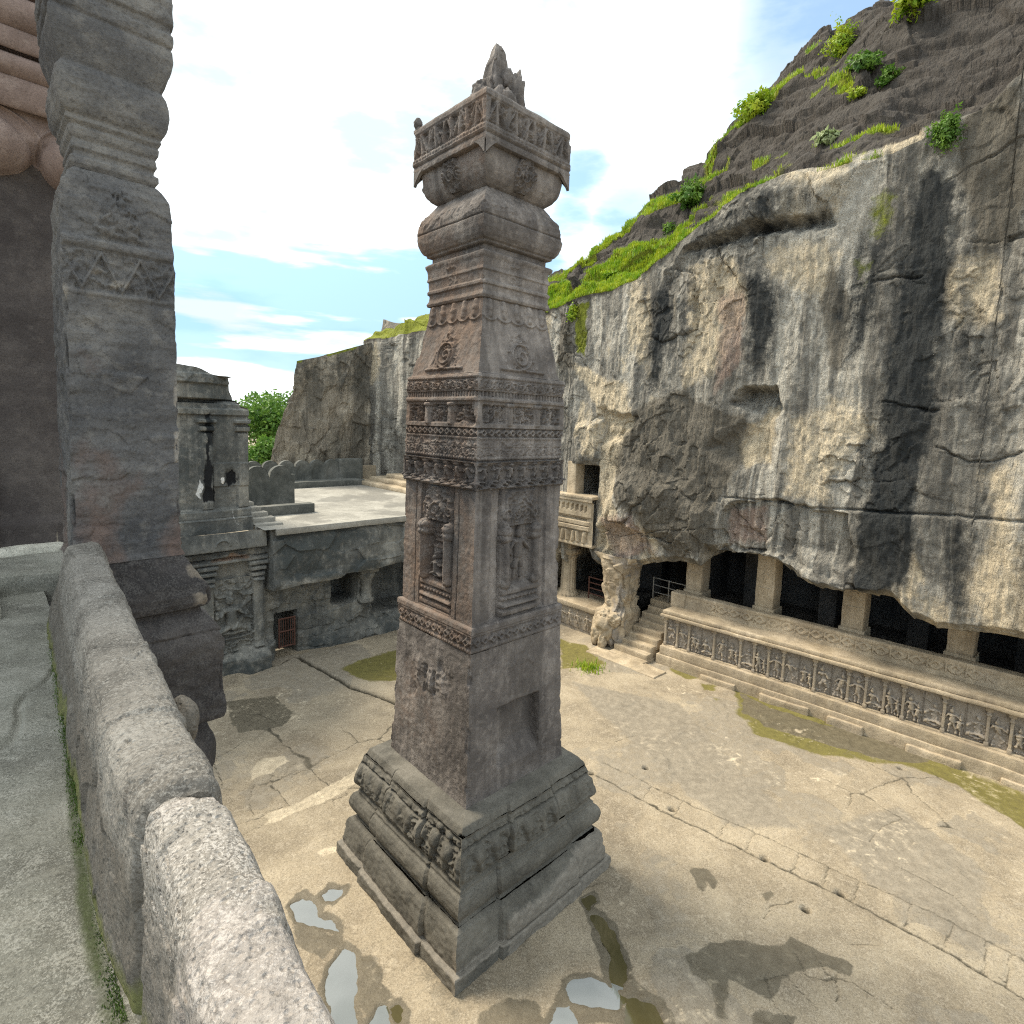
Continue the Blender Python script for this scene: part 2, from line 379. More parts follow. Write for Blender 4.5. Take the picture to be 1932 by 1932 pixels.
M_FAR = rock("far_cliff_rock", (.17, .155, .125), (.33, .285, .225), (.50, .44, .35), .5, 1.0, .6, streak=(.085, .082, .072), streak_amt=.6, strokes=1.4, bd=.12,
             masks=(("pale", (.52, .46, .36), .7, .35, .8), ("dark", (.06, .062, .058), .9, .3, .7), ("moss", (.22, .25, .02), .95, .3, .7)))
M_BACK = rock("shaded_gateway_stone", (.085, .090, .088), (.18, .182, .17), (.33, .32, .285), .9, .8, 1.0, streak=(.05, .056, .058), streak_amt=.4,
              masks=(("black", (.012, .013, .015), 1.0, .4, .7), ("white", (.78, .78, .76), 1.0, .4, .6), ("warm", (.30, .20, .14), .8, .35, .75), ("dark", (.05, .06, .062), .85, .3, .8)))
M_GAL = rock("pale_gallery_stone", (.25, .20, .138), (.42, .345, .24), (.56, .47, .345), 1.0, .6, 1.4, streak=(.25, .21, .16), streak_amt=.35, masks=(("grey", (.28, .252, .22), .9, .3, .8),))
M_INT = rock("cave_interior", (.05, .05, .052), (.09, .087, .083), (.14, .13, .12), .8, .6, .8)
M_GRD = rock("courtyard_rock_floor", (.20, .167, .122), (.305, .256, .185), (.41, .35, .257), .75, .8, 1.0, speck=(.58, .51, .40), speck_amt=.35, mottle=.32,
             masks=(("cool", (.25, .222, .178), .85, .3, .8), ("algae", (.145, .13, .03), .92, .3, .72), ("wet", (.135, .118, .086), .9, .35, .65), ("crack", (.05, .045, .032), .95, .3, .8), ("pale", (.58, .50, .37), .7, .3, .7)), wet="wet")
M_TERR = rock("terrace_paving", (.22, .212, .19), (.31, .30, .268), (.40, .388, .35), .7, .3, 1.2, masks=(("joint", (.12, .115, .10), .8, .3, .8), ("stain", (.17, .165, .15), .7, .3, .8)))
M_CONC = rock("dark_rendered_wall", (.07, .075, .07), (.12, .125, .115), (.19, .19, .175), 1.2, .4, 1.2)
M_PINK = rock("ochre_painted_plaster", (.20, .148, .128), (.30, .225, .196), (.40, .318, .278), 1.2, .3, 1.5, streak=(.17, .12, .105), streak_amt=.3)
M_PWALL = rock("dark_porch_wall", (.055, .047, .046), (.092, .080, .076), (.14, .122, .112), 1.4, .5, 1.3, masks=(("pale", (.55, .48, .36), .9, .4, .7),))
M_RUST = plain("rusty_metal", (.10, .045, .032), .75, .2)
M_STEEL = plain("grey_rail_metal", (.30, .30, .29), .45, .6)
M_HOSE = plain("white_hose", (.72, .72, .70), .5)
M_GRASS = leafmat("bright_grass", (.17, .32, .014), (.40, .47, .03))
M_BUSH = leafmat("bush_leaves", (.055, .15, .018), (.17, .29, .04))
M_PALEPL = leafmat("pale_plant_leaves", (.28, .36, .16), (.42, .48, .28))
M_TREE = leafmat("tree_leaves", (.06, .16, .02), (.17, .30, .05))
M_BARK = plain("bark", (.10, .075, .05), .9)
def water(name, col, rough=.03, ior=1.6):
    m = plain(name, col, rough, 0, .15, 3.0); m.node_tree.nodes["Principled BSDF"].inputs['IOR'].default_value = ior; return m
M_WATER = water("sky_tinted_water", (.17, .185, .185), .02, 1.9); M_BROWNW = water("brown_water", (.075, .066, .03), .03, 1.5)  # grey-blue base colour paints in the sky's reflection; brown pools are muddy

# ================================================================== COURTYARD GROUND
def gpts(px): return [tuple(onZ(u, v, 0)[:2]) for u, v in px]
PUD = {  # rain pools: outline, material
 'a': ([(545, 1706), (572, 1690), (598, 1703), (606, 1728), (640, 1744), (640, 1762), (598, 1748), (556, 1742)], M_WATER),
 'b': ([(625, 1826), (648, 1786), (672, 1796), (680, 1832), (672, 1885), (676, 1940), (622, 1940), (612, 1880)], M_WATER),
 'c': ([(690, 1940), (712, 1894), (730, 1888), (737, 1940)], M_WATER),
 'd': ([(608, 1690), (622, 1674), (648, 1674), (646, 1688), (628, 1704), (612, 1702)], M_WATER),
 'e': ([(735, 1902), (755, 1888), (768, 1905), (748, 1935)], M_BROWNW),
 'f': ([(1112, 1722), (1140, 1728), (1162, 1762), (1178, 1800), (1186, 1842), (1178, 1872), (1160, 1872), (1148, 1845), (1152, 1800), (1128, 1765)], M_BROWNW),
 'g': ([(1064, 1868), (1080, 1850), (1120, 1852), (1160, 1868), (1180, 1888), (1160, 1908), (1110, 1905), (1080, 1892)], M_WATER),
 'h': ([(1036, 1945), (1050, 1905), (1076, 1902), (1096, 1945)], M_WATER),
 'i': ([(1182, 1884), (1226, 1892), (1262, 1945), (1180, 1945)], M_BROWNW),
 'j': ([(1100, 1698), (1118, 1690), (1128, 1704), (1110, 1716)], M_BROWNW)}
def ground_sheet():
    s = np.r_[np.linspace(-19.6, -14, 150)[:-1], np.linspace(-14, 2.4, 500)]
    t = np.r_[-1, np.linspace(.2, 17.4, 500), 17.9, 19, 21, 23]
    S, T = np.meshgrid(s, t); ws = S + .12 * fb2(S * 2.2, T * 2.2, 3, 5) + .03 * fb2(S * 9, T * 9, 2, 6); wt = T + .12 * fb2(S * 2.2, T * 2.2, 3, 15) + .03 * fb2(S * 9, T * 9, 2, 16)
    Z = .035 * fb2(S * .8, T * .8, 4, 1) + .012
    fl = fb2(ws * .55 + 9, wt * .55, 4, 2); terr = np.floor(fl * 6) / 6.0; rim = ss(.045, .0, np.abs(((fl * 6 + .5) % 1) - .5 - .0) * .16) ; Z += .085 * terr + .012 * fb2(S * 5, T * 5, 3, 3)
    Z = np.maximum(Z, .012 + .006 * fb2(S * 6, T * 6, 2, 30))
    A = {}
    cool = ss(-.05, .25, terr + .25 * fb2(S * .35, T * .35, 2, 8)) * .75
    for poly in [[(1080, 1290), (1280, 1330), (1500, 1560), (1380, 1560), (1240, 1450)], [(1560, 1560), (1700, 1530), (1850, 1640), (1850, 1800), (1640, 1660)]]:
        cool = np.maximum(cool, ss(-.25, .15, sdpoly(ws, wt, gpts(poly))))
    near = ss(.6, -.6, np.maximum(np.abs(S + 7.64), np.abs(T - 6.52)) - 2.1)
    A['cool'] = np.clip(cool, 0, 1)
    alg = np.zeros_like(S)
    for poly in [[(1380, 1275), (1440, 1295), (1560, 1345), (1700, 1395), (1800, 1440), (1760, 1462), (1700, 1448), (1610, 1436), (1500, 1414), (1420, 1385), (1392, 1350)],
                 [(1258, 1232), (1310, 1262), (1345, 1278), (1290, 1284), (1262, 1264)], [(1720, 1412), (1960, 1510), (1960, 1580), (1800, 1482), (1690, 1440)],
                 [(640, 1262), (700, 1238), (760, 1222), (760, 1285), (690, 1288)], [(1055, 1205), (1100, 1216), (1150, 1254), (1060, 1264)], [(1320, 1288), (1355, 1292), (1350, 1305), (1325, 1302)], [(1345, 1318), (1365, 1322), (1350, 1328)]]:
        alg = np.maximum(alg, ss(-.12, .22, sdpoly(ws, wt, gpts(poly))))
    alg = np.clip(alg * (.75 + .7 * fb2(S * 1.1, T * 1.1, 4, 66)) + .35 * alg * ss(.0, .3, np.abs(T - 16.6)), 0, 1)
    A['algae'] = alg; Z -= .02 * alg
    wet = np.zeros_like(S)
    for poly in [[(1290, 1815), (1340, 1785), (1400, 1773), (1478, 1788), (1486, 1768), (1560, 1800), (1618, 1818), (1622, 1850), (1560, 1830), (1500, 1850), (1450, 1880), (1380, 1855), (1376, 1880), (1372, 1940), (1352, 1930), (1335, 1865), (1304, 1848)],
                 [(1296, 1638), (1340, 1640), (1368, 1668), (1352, 1690), (1335, 1664), (1322, 1692), (1312, 1665)], [(1432, 1690), (1458, 1680), (1466, 1692), (1448, 1706)],
                 [(895, 1945), (912, 1900), (960, 1880), (1024, 1900), (1046, 1945)], [(548, 1738), (600, 1748), (645, 1768), (648, 1785), (606, 1820), (566, 1790)], [(675, 1795), (700, 1800), (745, 1880), (775, 1900), (790, 1945), (690, 1945)],
                 [(1398, 1306), (1480, 1345), (1600, 1378), (1730, 1424), (1760, 1440), (1690, 1440), (1560, 1404), (1440, 1372), (1400, 1345)], [(420, 1325), (470, 1318), (520, 1312), (556, 1345), (540, 1372), (450, 1385)], [(1430, 1900), (1520, 1925), (1500, 1950), (1420, 1940)], [(1095, 1690), (1165, 1735), (1205, 1850), (1250, 1890), (1280, 1945), (1030, 1945), (1050, 1850), (1140, 1850)]]:
        wet = np.maximum(wet, ss(-.05, .10, sdpoly(ws, wt, gpts(poly))))
    wet = np.maximum(wet, .7 * near * ss(-.1, .4, fb2(S * 1.5, T * 1.5, 3, 40)))
    A['wet'] = wet
    for poly, mt in PUD.values():
        sd = sdpoly(S + .5 * (ws - S) + .05 * fb2(S * 7, T * 7, 3, 61), T + .5 * (wt - T) + .05 * fb2(S * 7, T * 7, 3, 62), gpts(poly)); Z = Z - .07 * ss(-.03, .10, sd); wet = np.maximum(wet, ss(-.14, -.02, sd) * .9)
    A['wet'] = wet
    crack = np.zeros_like(S)
    ws2, wt2 = S + .05 * fb2(S * 5, T * 5, 3, 55), T + .05 * fb2(S * 5, T * 5, 3, 56)
    def groove(px, wd, dep, amt=1.0):
        nonlocal Z, crack
        d = dline(ws2, wt2, gpts(px)); k = ss(wd, wd * .3, d); Z = Z - dep * k; crack = np.maximum(crack, k * amt)
    groove([(560, 1240), (600, 1262), (660, 1296), (700, 1309), (760, 1332)], .11, .13)
    groove([(492, 1262), (528, 1258), (545, 1246)], .07, .04, .8)
    Lo = [(1126, 1464), (1270, 1540), (1440, 1622), (1590, 1692), (1780, 1792), (1960, 1900)]; Up = [(1140, 1440), (1290, 1512), (1460, 1586), (1600, 1652), (1800, 1742), (1960, 1826)]
    groove(Lo, .045, .03, .75); groove(Up, .04, .025, .6)
    for k in (0.12, .2, .3, .36, .47, .55, .62, .72, .8, .88, .93):
        q = k * 5; i = int(q); f = q - i; a = np.array(Lo[i]) * (1 - f) + np.array(Lo[i + 1]) * f; b = np.array(Up[i]) * (1 - f) + np.array(Up[i + 1]) * f
        groove([tuple(a), tuple(b)], .03, .015, .6)
    for u, v in [(1116, 1459), (1268, 1527), (1443, 1621), (1586, 1686), (1218, 1452), (1700, 1452), (1520, 1716)]:
        g = onZ(u, v, 0); d = np.hypot(S - g[0], (T - g[1])); k = ss(.10, .04, d); Z = Z - .12 * k; crack = np.maximum(crack, k)
    for px in [[(470, 1490), (505, 1480), (530, 1500), (545, 1520), (570, 1522), (600, 1505), (640, 1480), (690, 1450), (720, 1430)], [(430, 1590), (490, 1560), (520, 1540), (560, 1528), (620, 1515), (690, 1480)], [(540, 1522), (515, 1528), (490, 1545), (440, 1560)],
               [(500, 1460), (530, 1470), (560, 1440), (530, 1462)], [(520, 1495), (510, 1470), (536, 1446)], [(590, 1510), (600, 1490), (618, 1500)], [(640, 1480), (652, 1500)], [(480, 1480), (470, 1510), (480, 1540)],
               [(1430, 1850), (1480, 1840), (1520, 1880), (1540, 1900)], [(1440, 1840), (1460, 1890), (1500, 1945)], [(1540, 1800), (1560, 1840), (1620, 1860), (1680, 1900)], [(1500, 1800), (1520, 1840), (1580, 1850)], [(1580, 1840), (1575, 1890)],
               [(1440, 1735), (1455, 1710), (1500, 1700)], [(1600, 1780), (1660, 1785)], [(1640, 1590), (1665, 1560), (1700, 1545)], [(1880, 1840), (1932, 1890)], [(1700, 1640), (1800, 1690), (1850, 1740)], [(1160, 1400), (1200, 1388)]]:
        groove(px, .026, .018, .65)
    fr, fe = facets(ws * .55 + 20, wt * .55, 77); k = ss(.035, .008, fe) * ss(.1, .4, fb2(S * .4, T * .4, 2, 78)); crack = np.maximum(crack, .7 * k); Z -= .012 * k
    A['crack'] = crack
    pale = np.zeros_like(S)
    for poly in [[(475, 1455), (500, 1430), (540, 1428), (545, 1440), (510, 1462), (475, 1475)], [(505, 1540), (570, 1512), (640, 1475), (700, 1435), (720, 1440), (640, 1505), (560, 1535), (500, 1560)], [(600, 1605), (740, 1560), (700, 1580), (610, 1618)]]:
        pale = np.maximum(pale, ss(-.05, .08, sdpoly(ws, wt, gpts(poly))))
    edge_ = (fl * 6) % 1; A['pale'] = np.clip(pale + .30 * ss(.0, .45, fb2(ws * .8, wt * .8, 4, 90)) + .45 * ss(.10, .0, edge_) * ss(-.2, .2, fb2(S * .8, T * .8, 2, 67)), 0, 1)
    g = MB().grid(W(S, T, Z), **A)
    return struct(g.build("ground", M_GRD, base=W(-8, 9, 0)), "bare rock courtyard floor with rain pools")
ground_sheet()
# ground beyond and outside the quarried court, reaching the horizon (a ring round the courtyard sheet)
g = MB()
for a, b, c, d, z in [(-400, -18.0, -400, 400, -.25), (-18.0, 400, -400, -.6, -.25), (-18.0, 400, 21, 400, -.25), (2.0, 400, -.6, 21, -.25)]:
    S, T = np.meshgrid(np.linspace(a, b, 12), np.linspace(c, d, 12)); g.grid(W(S, T, np.full(S.shape, z)))
struct(g.build("terrain", M_GRD, base=W(0, 0, -.25)), "flat land round the quarried courtyard")
for kk, (k, (poly, mt)) in enumerate(PUD.items()):
    P = np.array(gpts(poly)); c = P.mean(0); P = c + (P - c) * 1.4
    th = np.linspace(0, 1, 9); ring = np.vstack([P[i] * (1 - f) + P[(i + 1) % len(P)] * f for i in range(len(P)) for f in (0, .33, .66)])
    V = np.vstack([W(ring[:, 0], ring[:, 1], -.012 + .0022 * kk), W(c[0], c[1], -.012 + .0022 * kk)[None]]); n = len(ring)
    struct(MB().add(V, None, [[i, (i + 1) % n, n] for i in range(n)]).build("water", mt, base=W(c[0], c[1], -.01)), "shallow rain pool on the rock floor")

# ================================================================== CARVING HELPERS
def domes(X, Z, segs):
    H = np.zeros(X.shape)
    for x0, z0, x1, z1, r, h in segs:
        m = (X > min(x0, x1) - r) & (X < max(x0, x1) + r) & (Z > min(z0, z1) - r) & (Z < max(z0, z1) + r)
        if not m.any(): continue
        x, z = X[m], Z[m]; ex, ez = x1 - x0, z1 - z0
        u = np.clip(((x - x0) * ex + (z - z0) * ez) / (ex * ex + ez * ez + 1e-12), 0, 1)
        d2 = ((x - x0 - u * ex) ** 2 + (z - z0 - u * ez) ** 2) / (r * r)
        H[m] = np.maximum(H[m], h * np.sqrt(np.clip(1 - d2, 0, 1)))
    return H
def figure(X, Z, cx, z0, h, seed=0, seated=False):
    r = random.Random(seed); sw = r.uniform(-.06, .06) * h; q = lambda a, b: r.uniform(a, b) * h
    hip = (cx, z0 + (.22 if seated else .45) * h); ch = (cx + sw, z0 + (.52 if seated else .70) * h); hd = (cx + sw * 1.4, z0 + (.74 if seated else .88) * h)
    S = [(*hip, *ch, .115 * h, 1.0), (*hd, hd[0], hd[1] + .03 * h, .085 * h, 1.05), (hd[0], hd[1] + .08 * h, hd[0] - sw * .3, hd[1] + .16 * h, .05 * h, .8), (ch[0] - .12 * h, ch[1] + .03 * h, ch[0] + .12 * h, ch[1] + .03 * h, .06 * h, .9)]
    for sd in (-1, 1):
        sh = (ch[0] + sd * .15 * h, ch[1]); el = (sh[0] + sd * q(.06, .16), sh[1] - q(.05, .18)); ha = (el[0] + sd * q(-.12, .08), el[1] + q(-.1, .2))
        S += [(*sh, *el, .045 * h, .8), (*el, *ha, .038 * h, .7)]
        if seated: kn = (cx + sd * .3 * h, z0 + .1 * h); ft = (cx - sd * .04 * h, z0 + .05 * h)
        else: kn = (cx + sd * q(.07, .15), z0 + q(.2, .28)); ft = (cx + sd * q(.05, .14), z0 + .02 * h)
        S += [(*hip, *kn, .07 * h, .85), (*kn, *ft, .05 * h, .7)]
    return domes(X, Z, S)
def spirals(X, Z, cell, zc, x0=0.0, turns=1.6, alt=True):
    i = np.floor((X - x0) / cell); lx = (X - x0 - (i + .5) * cell) / (cell * .5); lz = (Z - zc) / (cell * .5)
    if alt: lz = np.where(i % 2 == 0, lz, -lz)
    r = np.hypot(lx, lz); a = np.arctan2(lz, lx)
    return (.5 + .5 * np.cos(2 * math.pi * turns * r - a)) * ss(1.08, .95, r)
def foliage(X, Z, sc, seed=0):
    a = 1 - np.abs(fb2(X * sc, Z * sc, 2, seed)) * 3.2; b = 1 - np.abs(fb2(X * sc * 1.9 + 7, Z * sc * 1.9, 2, seed + 3)) * 3.0
    return np.clip(.65 * np.clip(a, 0, 1) + .45 * np.clip(b, 0, 1), 0, 1)
def lozenges(X, Z, cw, zc, hh):
    lx = np.abs((X / cw) % 1 - .5) * 2; lz = np.abs(Z - zc) / hh
    d = lx + lz; return ss(1.0, .85, d) * ss(.25, .5, d)
def beads(X, Z, cw, zc, r): 
    lx = ((X / cw) % 1 - .5) * cw; return np.sqrt(np.clip(1 - (lx ** 2 + (Z - zc) ** 2) / r ** 2, 0, 1))
def box2(X, Z, x0, x1, z0, z1, e=.012): return ss(x0 - e, x0 + e, X) * ss(x1 + e, x1 - e, X) * ss(z0 - e, z0 + e, Z) * ss(z1 + e, z1 - e, Z)

def square_stack(name, cen, prof, mat, parent, carve=None, dz=.017, nu=130, nub=34, chip=.013, edge=.045, seed=0, attr=None, sq=(1.0, 1.0), soft=3.0, tmin=None, gain=1.0):
    """four-sided stone course: profile of (half width, height), each face a dense grid that carve() cuts into"""
    s0, t0 = cen; prof = [tuple(p) for p in prof]; w, z = [prof[0][0]], [prof[0][1]]
    for (wa, za), (wb, zb) in zip(prof[:-1], prof[1:]):
        n = max(1, int(math.ceil(math.hypot(wb - wa, zb - za) / dz)))
        for k in range(1, n + 1): w.append(wa + (wb - wa) * k / n); z.append(za + (zb - za) * k / n)
    w, z = np.array(w), np.array(z); mb = MB()
    for face in ("L", "R", "B", "C"):
        u = np.linspace(-1, 1, nu if face in "LR" else nub); Uu, Z = np.meshgrid(u, z); Wd = np.repeat(w[:, None], len(u), 1)
        wu = Wd * (sq[0] if face in "LB" else sq[1]); wnm = Wd * (sq[1] if face in "LB" else sq[0]); X = Uu * wu
        D = np.zeros_like(X)
        if carve is not None and (face in "LR" or nub >= 80): D = carve(face, X, Z, Wd)
        e = ss(1.0, .955, np.abs(Uu)); D = D * e * gain
        ap = wnm + D
        if face == "L": a, b = X, -ap
        elif face == "B": a, b = X, ap
        elif face == "R": a, b = ap, X
        else: a, b = -ap, X
        P = np.stack([s0 + a, t0 + b, Z], -1)
        n = np.stack([fb3(P, soft, 3, seed + 1), fb3(P, soft, 3, seed + 2), .5 * fb3(P, soft, 3, seed + 3)], -1)
        P = P + chip * n + chip * .6 * np.stack([fb3(P, soft * 5, 2, seed + 4), fb3(P, soft * 5, 2, seed + 5), 0 * Z], -1)
        ec = ss(.93, 1.0, np.abs(Uu)) * np.clip(fb3(P * [1, 1, 1.0], 4.0, 3, seed + 9) * 2.2 - .25, 0, 1) * edge
        k = 1 - ec / np.maximum(Wd, .05); P[..., 0] = s0 + (P[..., 0] - s0) * k; P[..., 1] = t0 + (P[..., 1] - t0) * k
        if tmin is not None: P[..., 1] = np.maximum(P[..., 1], tmin)
        at = attr(face, X, Z, Wd, D) if attr else {}
        mb.grid(W(P[..., 0], P[..., 1], P[..., 2]), **at)
    return mb.build(name, mat, parent)

# ================================================================== THE FREE-STANDING CARVED PILLAR
PC = (-7.64, 6.52); PB = W(PC[0], PC[1], 0)
pillar = empty("carved_pillar", PB, "tall square carved stone pillar standing alone in the courtyard", "pillar")
def a_sun_warm(face, X, Z, W_, D): return dict(warm=(face == "L") * np.clip(.55 + .8 * fb2(X * 1.1, Z * .7, 3, 161), 0, 1))  # warmth of the sunward side, tinted into the left faces
def pil(name, prof, carve=None, mat=None, **k):
    k.setdefault("gain", 1.18)
    if mat is None: k.setdefault("attr", a_sun_warm)
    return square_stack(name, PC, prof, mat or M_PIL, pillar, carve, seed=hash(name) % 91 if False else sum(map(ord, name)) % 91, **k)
def step_proj(X, W_, f=.52, d=.05): 
    x = X / W_; return d * ss(-f - .012, -f + .012, x) * ss(f + .012, f - .012, x) - .05 * (np.abs(np.abs(x) - f) < .012)
def c_plinth(face, X, Z, W_):
    d = step_proj(X, W_)
    if face == "R": d = d + .05 * ss(.62, .50, Z + .12 * fb2(X * 3, 0 * X, 3, 3) - .25 * ss(.2, 1.2, X)) * ss(.23, .26, Z) * ss(-.85, -.80, X)
    return d - .03 * np.clip(fb2(X * 2.2, Z * 2.2, 3, 9) - .1, 0, 1)
def a_plinth(face, X, Z, W_, D):
    k = np.zeros_like(X)
    if face == "R": k = ss(.64, .48, Z + .12 * fb2(X * 3, 0 * X, 3, 3) - .25 * ss(.2, 1.2, X)) * ss(-.9, -.75, X)
    k = np.maximum(k, .75 * ss(.16, .23, Z) * ss(.34, .25, Z)); k = np.maximum(k, .8 * ss(.13, .05, np.abs(X - W_)) * ss(.8, .4, Z) * (face == "L"))
    return dict(worn=np.clip(k, 0, 1))
pil("plinth", [(1.862, -.05), (1.855, .0), (1.85, .21), (1.835, .228), (1.765, .232), (1.775, .30), (1.77, .42), (1.745, .55), (1.715, .66), (1.68, .73), (1.61, .775)], c_plinth, M_PLN, attr=a_plinth, chip=.02, edge=.06)
pil("torus_moulding", [(1.60, .775), (1.575, .80), (1.575, .86), (1.60, .875), (1.625, .885), (1.66, .93), (1.685, 1.0), (1.69, 1.07), (1.67, 1.16), (1.63, 1.23), (1.585, 1.26), (1.585, 1.31), (1.55, 1.33), (1.545, 1.40)], lambda f, X, Z, W_: step_proj(X, W_, .52, .035), M_PLN, chip=.015, edge=.05)
def c_frieze(face, X, Z, W_):
    h = np.maximum(.8 * foliage(X * 1.0, Z * 1.3, 5.5, 11 + (face == "R")), .0)
    cell = .34; i = np.floor(X / cell); rr = np.hypot((X / cell - i - .5) * cell / .12, (Z - 1.72 - .05 * n2(i, 0 * i, 4)) / .15); h = np.maximum(h * .7, np.sqrt(np.clip(1 - rr ** 2, 0, 1)))
    rr = np.hypot((X / cell - i - .5) * cell / .06, (Z - 1.55) / .14); h = np.maximum(h, .8 * np.sqrt(np.clip(1 - rr ** 2, 0, 1)))
    rr = np.hypot(((X / .26) % 1 - .5) * .26 / .085, (Z - 1.93) / .06); h = np.maximum(h * ss(1.97, 1.94, Z), .9 * np.sqrt(np.clip(1 - rr ** 2, 0, 1)) * (n2(np.floor(X / .26), 0 * X + 2, 8) > -.35))
    wear = ss(-.1, .35, fb2(X * .9, Z * .9, 2, 21 + (face == "R")))
    d = -.055 + .095 * h; d = d * (1 - .65 * wear)
    return d * ss(1.40, 1.46, Z) * ss(2.02, 1.98, Z) - .07 * box2(X, Z, -2, 2, 1.835, 1.865, .01) + step_proj(X, W_, .35, .03)
pil("animal_frieze", [(1.545, 1.40), (1.60, 1.42), (1.622, 1.48), (1.60, 1.62), (1.545, 1.80), (1.50, 1.90), (1.475, 2.0), (1.465, 2.02)], c_frieze, M_PLN, chip=.018, edge=.06, nu=220, dz=.013)
pil("top_slab", [(1.455, 2.02), (1.45, 2.04), (1.425, 2.10), (1.405, 2.135), (1.36, 2.15), (1.10, 2.19)], lambda f, X, Z, W_: step_proj(X, W_, .35, .03) * ss(1.3, 1.4, W_), M_PLN, chip=.015, edge=.05)
def c_shaft(face, X, Z, W_):
    d = .012 * fb2(X * 1.5, Z * 1.5, 4, 31)
    if face == "R":
        x = X; ins = ss(-.485, -.46, x) * ss(.515, .49, x); top = 3.60 + .03 * fb2(X * 4, 0 * X, 2, 3)
        prof = ss(top + .01, top - .02, Z) * ss(2.52, 2.56, Z); slope = np.clip((Z - 2.54) / .34, 0, 1)
        d = d - .18 * ins * prof * slope
        d = d + .02 * figure(X, Z, .05, 3.72, .85, 5) * .8
    else:
        d = d + .035 * foliage(X, Z * 1.0, 4.2, 17) * box2(X, Z, -.5, .45, 3.75, 4.15, .1) - .04 * ss(.15, .5, fb2(X * 2.2, Z * 2.2, 4, 47)) * box2(X, Z, -.55, .6, 2.9, 4.3, .2)
        d = d - .03 * box2(X, Z, -.16, -.08, 3.62, 4.12, .02) - .03 * box2(X, Z, .10, .17, 3.66, 4.08, .02) + .02 * box2(X, Z, -.06, .08, 3.7, 4.0, .03)
    return d
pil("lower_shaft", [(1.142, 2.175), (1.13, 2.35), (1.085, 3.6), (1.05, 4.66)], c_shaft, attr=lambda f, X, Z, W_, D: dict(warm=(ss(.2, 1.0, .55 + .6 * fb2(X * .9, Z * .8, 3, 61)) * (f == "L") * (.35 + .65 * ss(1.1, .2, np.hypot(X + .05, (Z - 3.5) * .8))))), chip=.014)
def c_band(face, X, Z, W_):
    m = box2(X, Z, -2, 2, 4.735, 4.93, .008); key = np.maximum(lozenges(X, Z, .17, 4.83, .085), .7 * foliage(X, Z, 9, 5))
    return m * (-.022 + .04 * key) + .012 * beads(X, Z, .06, 4.70, .022)
pil("key_pattern_band", [(1.045, 4.66), (1.058, 4.675), (1.058, 4.95), (1.055, 4.965), (1.065, 4.98), (1.062, 5.05), (1.045, 5.075), (.99, 5.085)], c_band, dz=.012, nu=170)
def c_niche(face, X, Z, W_):
    cx = -.02 if face == "L" else .02; x = X - cx; L = face == "L"; dep = .10 if L else .055
    d = -.045 * box2(x, Z, -.66, .62, 5.1, 7.3, .012) * (0.0 if L else 1.0)
    fr = box2(x, Z, -.43, .43, 5.12, 7.24, .012)
    inn = -dep * box2(x, Z, -.31, .31, 5.62, 6.62, .012)
    d = d + fr * (.035 if not L else -.05) + inn
    segs = []
    for sd in (-1, 1):
        xx = sd * .335; segs += [(xx + cx, 5.70, xx + cx, 6.40, .062, .085), (xx + cx - .02, 5.66, xx + cx + .02, 5.66, .085, .08), (xx + cx - .03, 6.42, xx + cx + .03, 6.42, .085, .10), (xx + cx - .03, 6.53, xx + cx + .03, 6.53, .09, .11), (xx + cx, 6.48, xx + cx, 6.48, .085, .09)]
    dm = domes(X, Z, segs); d = np.where(dm > .003, np.maximum(d, d * .2 + dm), d)
    bm = box2(x, Z, -.43, .43, 5.12, 5.62, .012)
    mould = .05 * (ss(5.12, 5.14, Z) * ss(5.24, 5.20, Z)) + .075 * (ss(5.26, 5.28, Z) * ss(5.36, 5.30, Z)) - .02 * (np.abs(Z - 5.255) < .012) + .035 * (ss(5.38, 5.39, Z) * ss(5.46, 5.44, Z)) + .055 * (ss(5.47, 5.49, Z) * ss(5.6, 5.55, Z)) + .025 * beads(X, Z, .09, 5.41, .03)
    d = d + bm * mould
    ped = box2(x, Z, -.42, .42, 6.6, 7.2, .012) * ss(.46, .40, np.abs(x) + .35 * np.clip(Z - 6.85, 0, 1))
    d = d + ped * (.012 + .055 * np.maximum(foliage(X, Z, 7.5, 71 + L), spirals(X, Z, .2, 6.82)))
    arch = np.hypot(x, (Z - 6.66) * .8); d = d + .04 * ss(.03, .0, np.abs(arch - .23)) * (Z > 6.6)
    if L:
        d = d + .05 * box2(x, Z, -.26, .26, 6.12, 6.17, .012) + .04 * box2(x, Z, -.2, .2, 6.24, 6.28, .01) + .05 * foliage(X, Z, 8, 9) * box2(x, Z, -.28, .28, 6.3, 6.6, .03)
    else:
        d = d + .02 * foliage(X, Z, 9, 19) * box2(x, Z, -.28, .28, 5.65, 6.55, .05)
    d = d - .06 * ss(.02, .0, np.abs(np.abs(x) - .455)) * box2(x, Z, -.6, .6, 5.1, 7.25, .01)
    if L:
        d = d + .0 * X - .02 * (np.abs(np.abs(x) - .60) < .012)
    return d + .008 * fb2(X * 1.2, Z * 6, 3, 91)
niche = pil("niche_storey", [(1.0, 5.085), (.998, 5.12), (.972, 7.2), (.972, 7.235)], c_niche, nu=170, dz=.014)
X, Z = np.meshgrid(np.linspace(-.24, .24, 70), np.linspace(5.63, 6.16, 80)); h = figure(X, Z, 0, 5.66, .46, 3, True)
m_ = np.interp(Z, [5.12, 7.2], [.998, .972]) - .09 + .125 * h - .04 * (h < .02); MB().grid(W(PC[0] - .02 + X, PC[1] - m_, Z)).build("seated_deity", M_PIL, niche)
X, Z = np.meshgrid(np.linspace(-.27, .27, 80), np.linspace(5.68, 6.62, 130)); h = figure(X, Z, 0, 5.72, .84, 12)
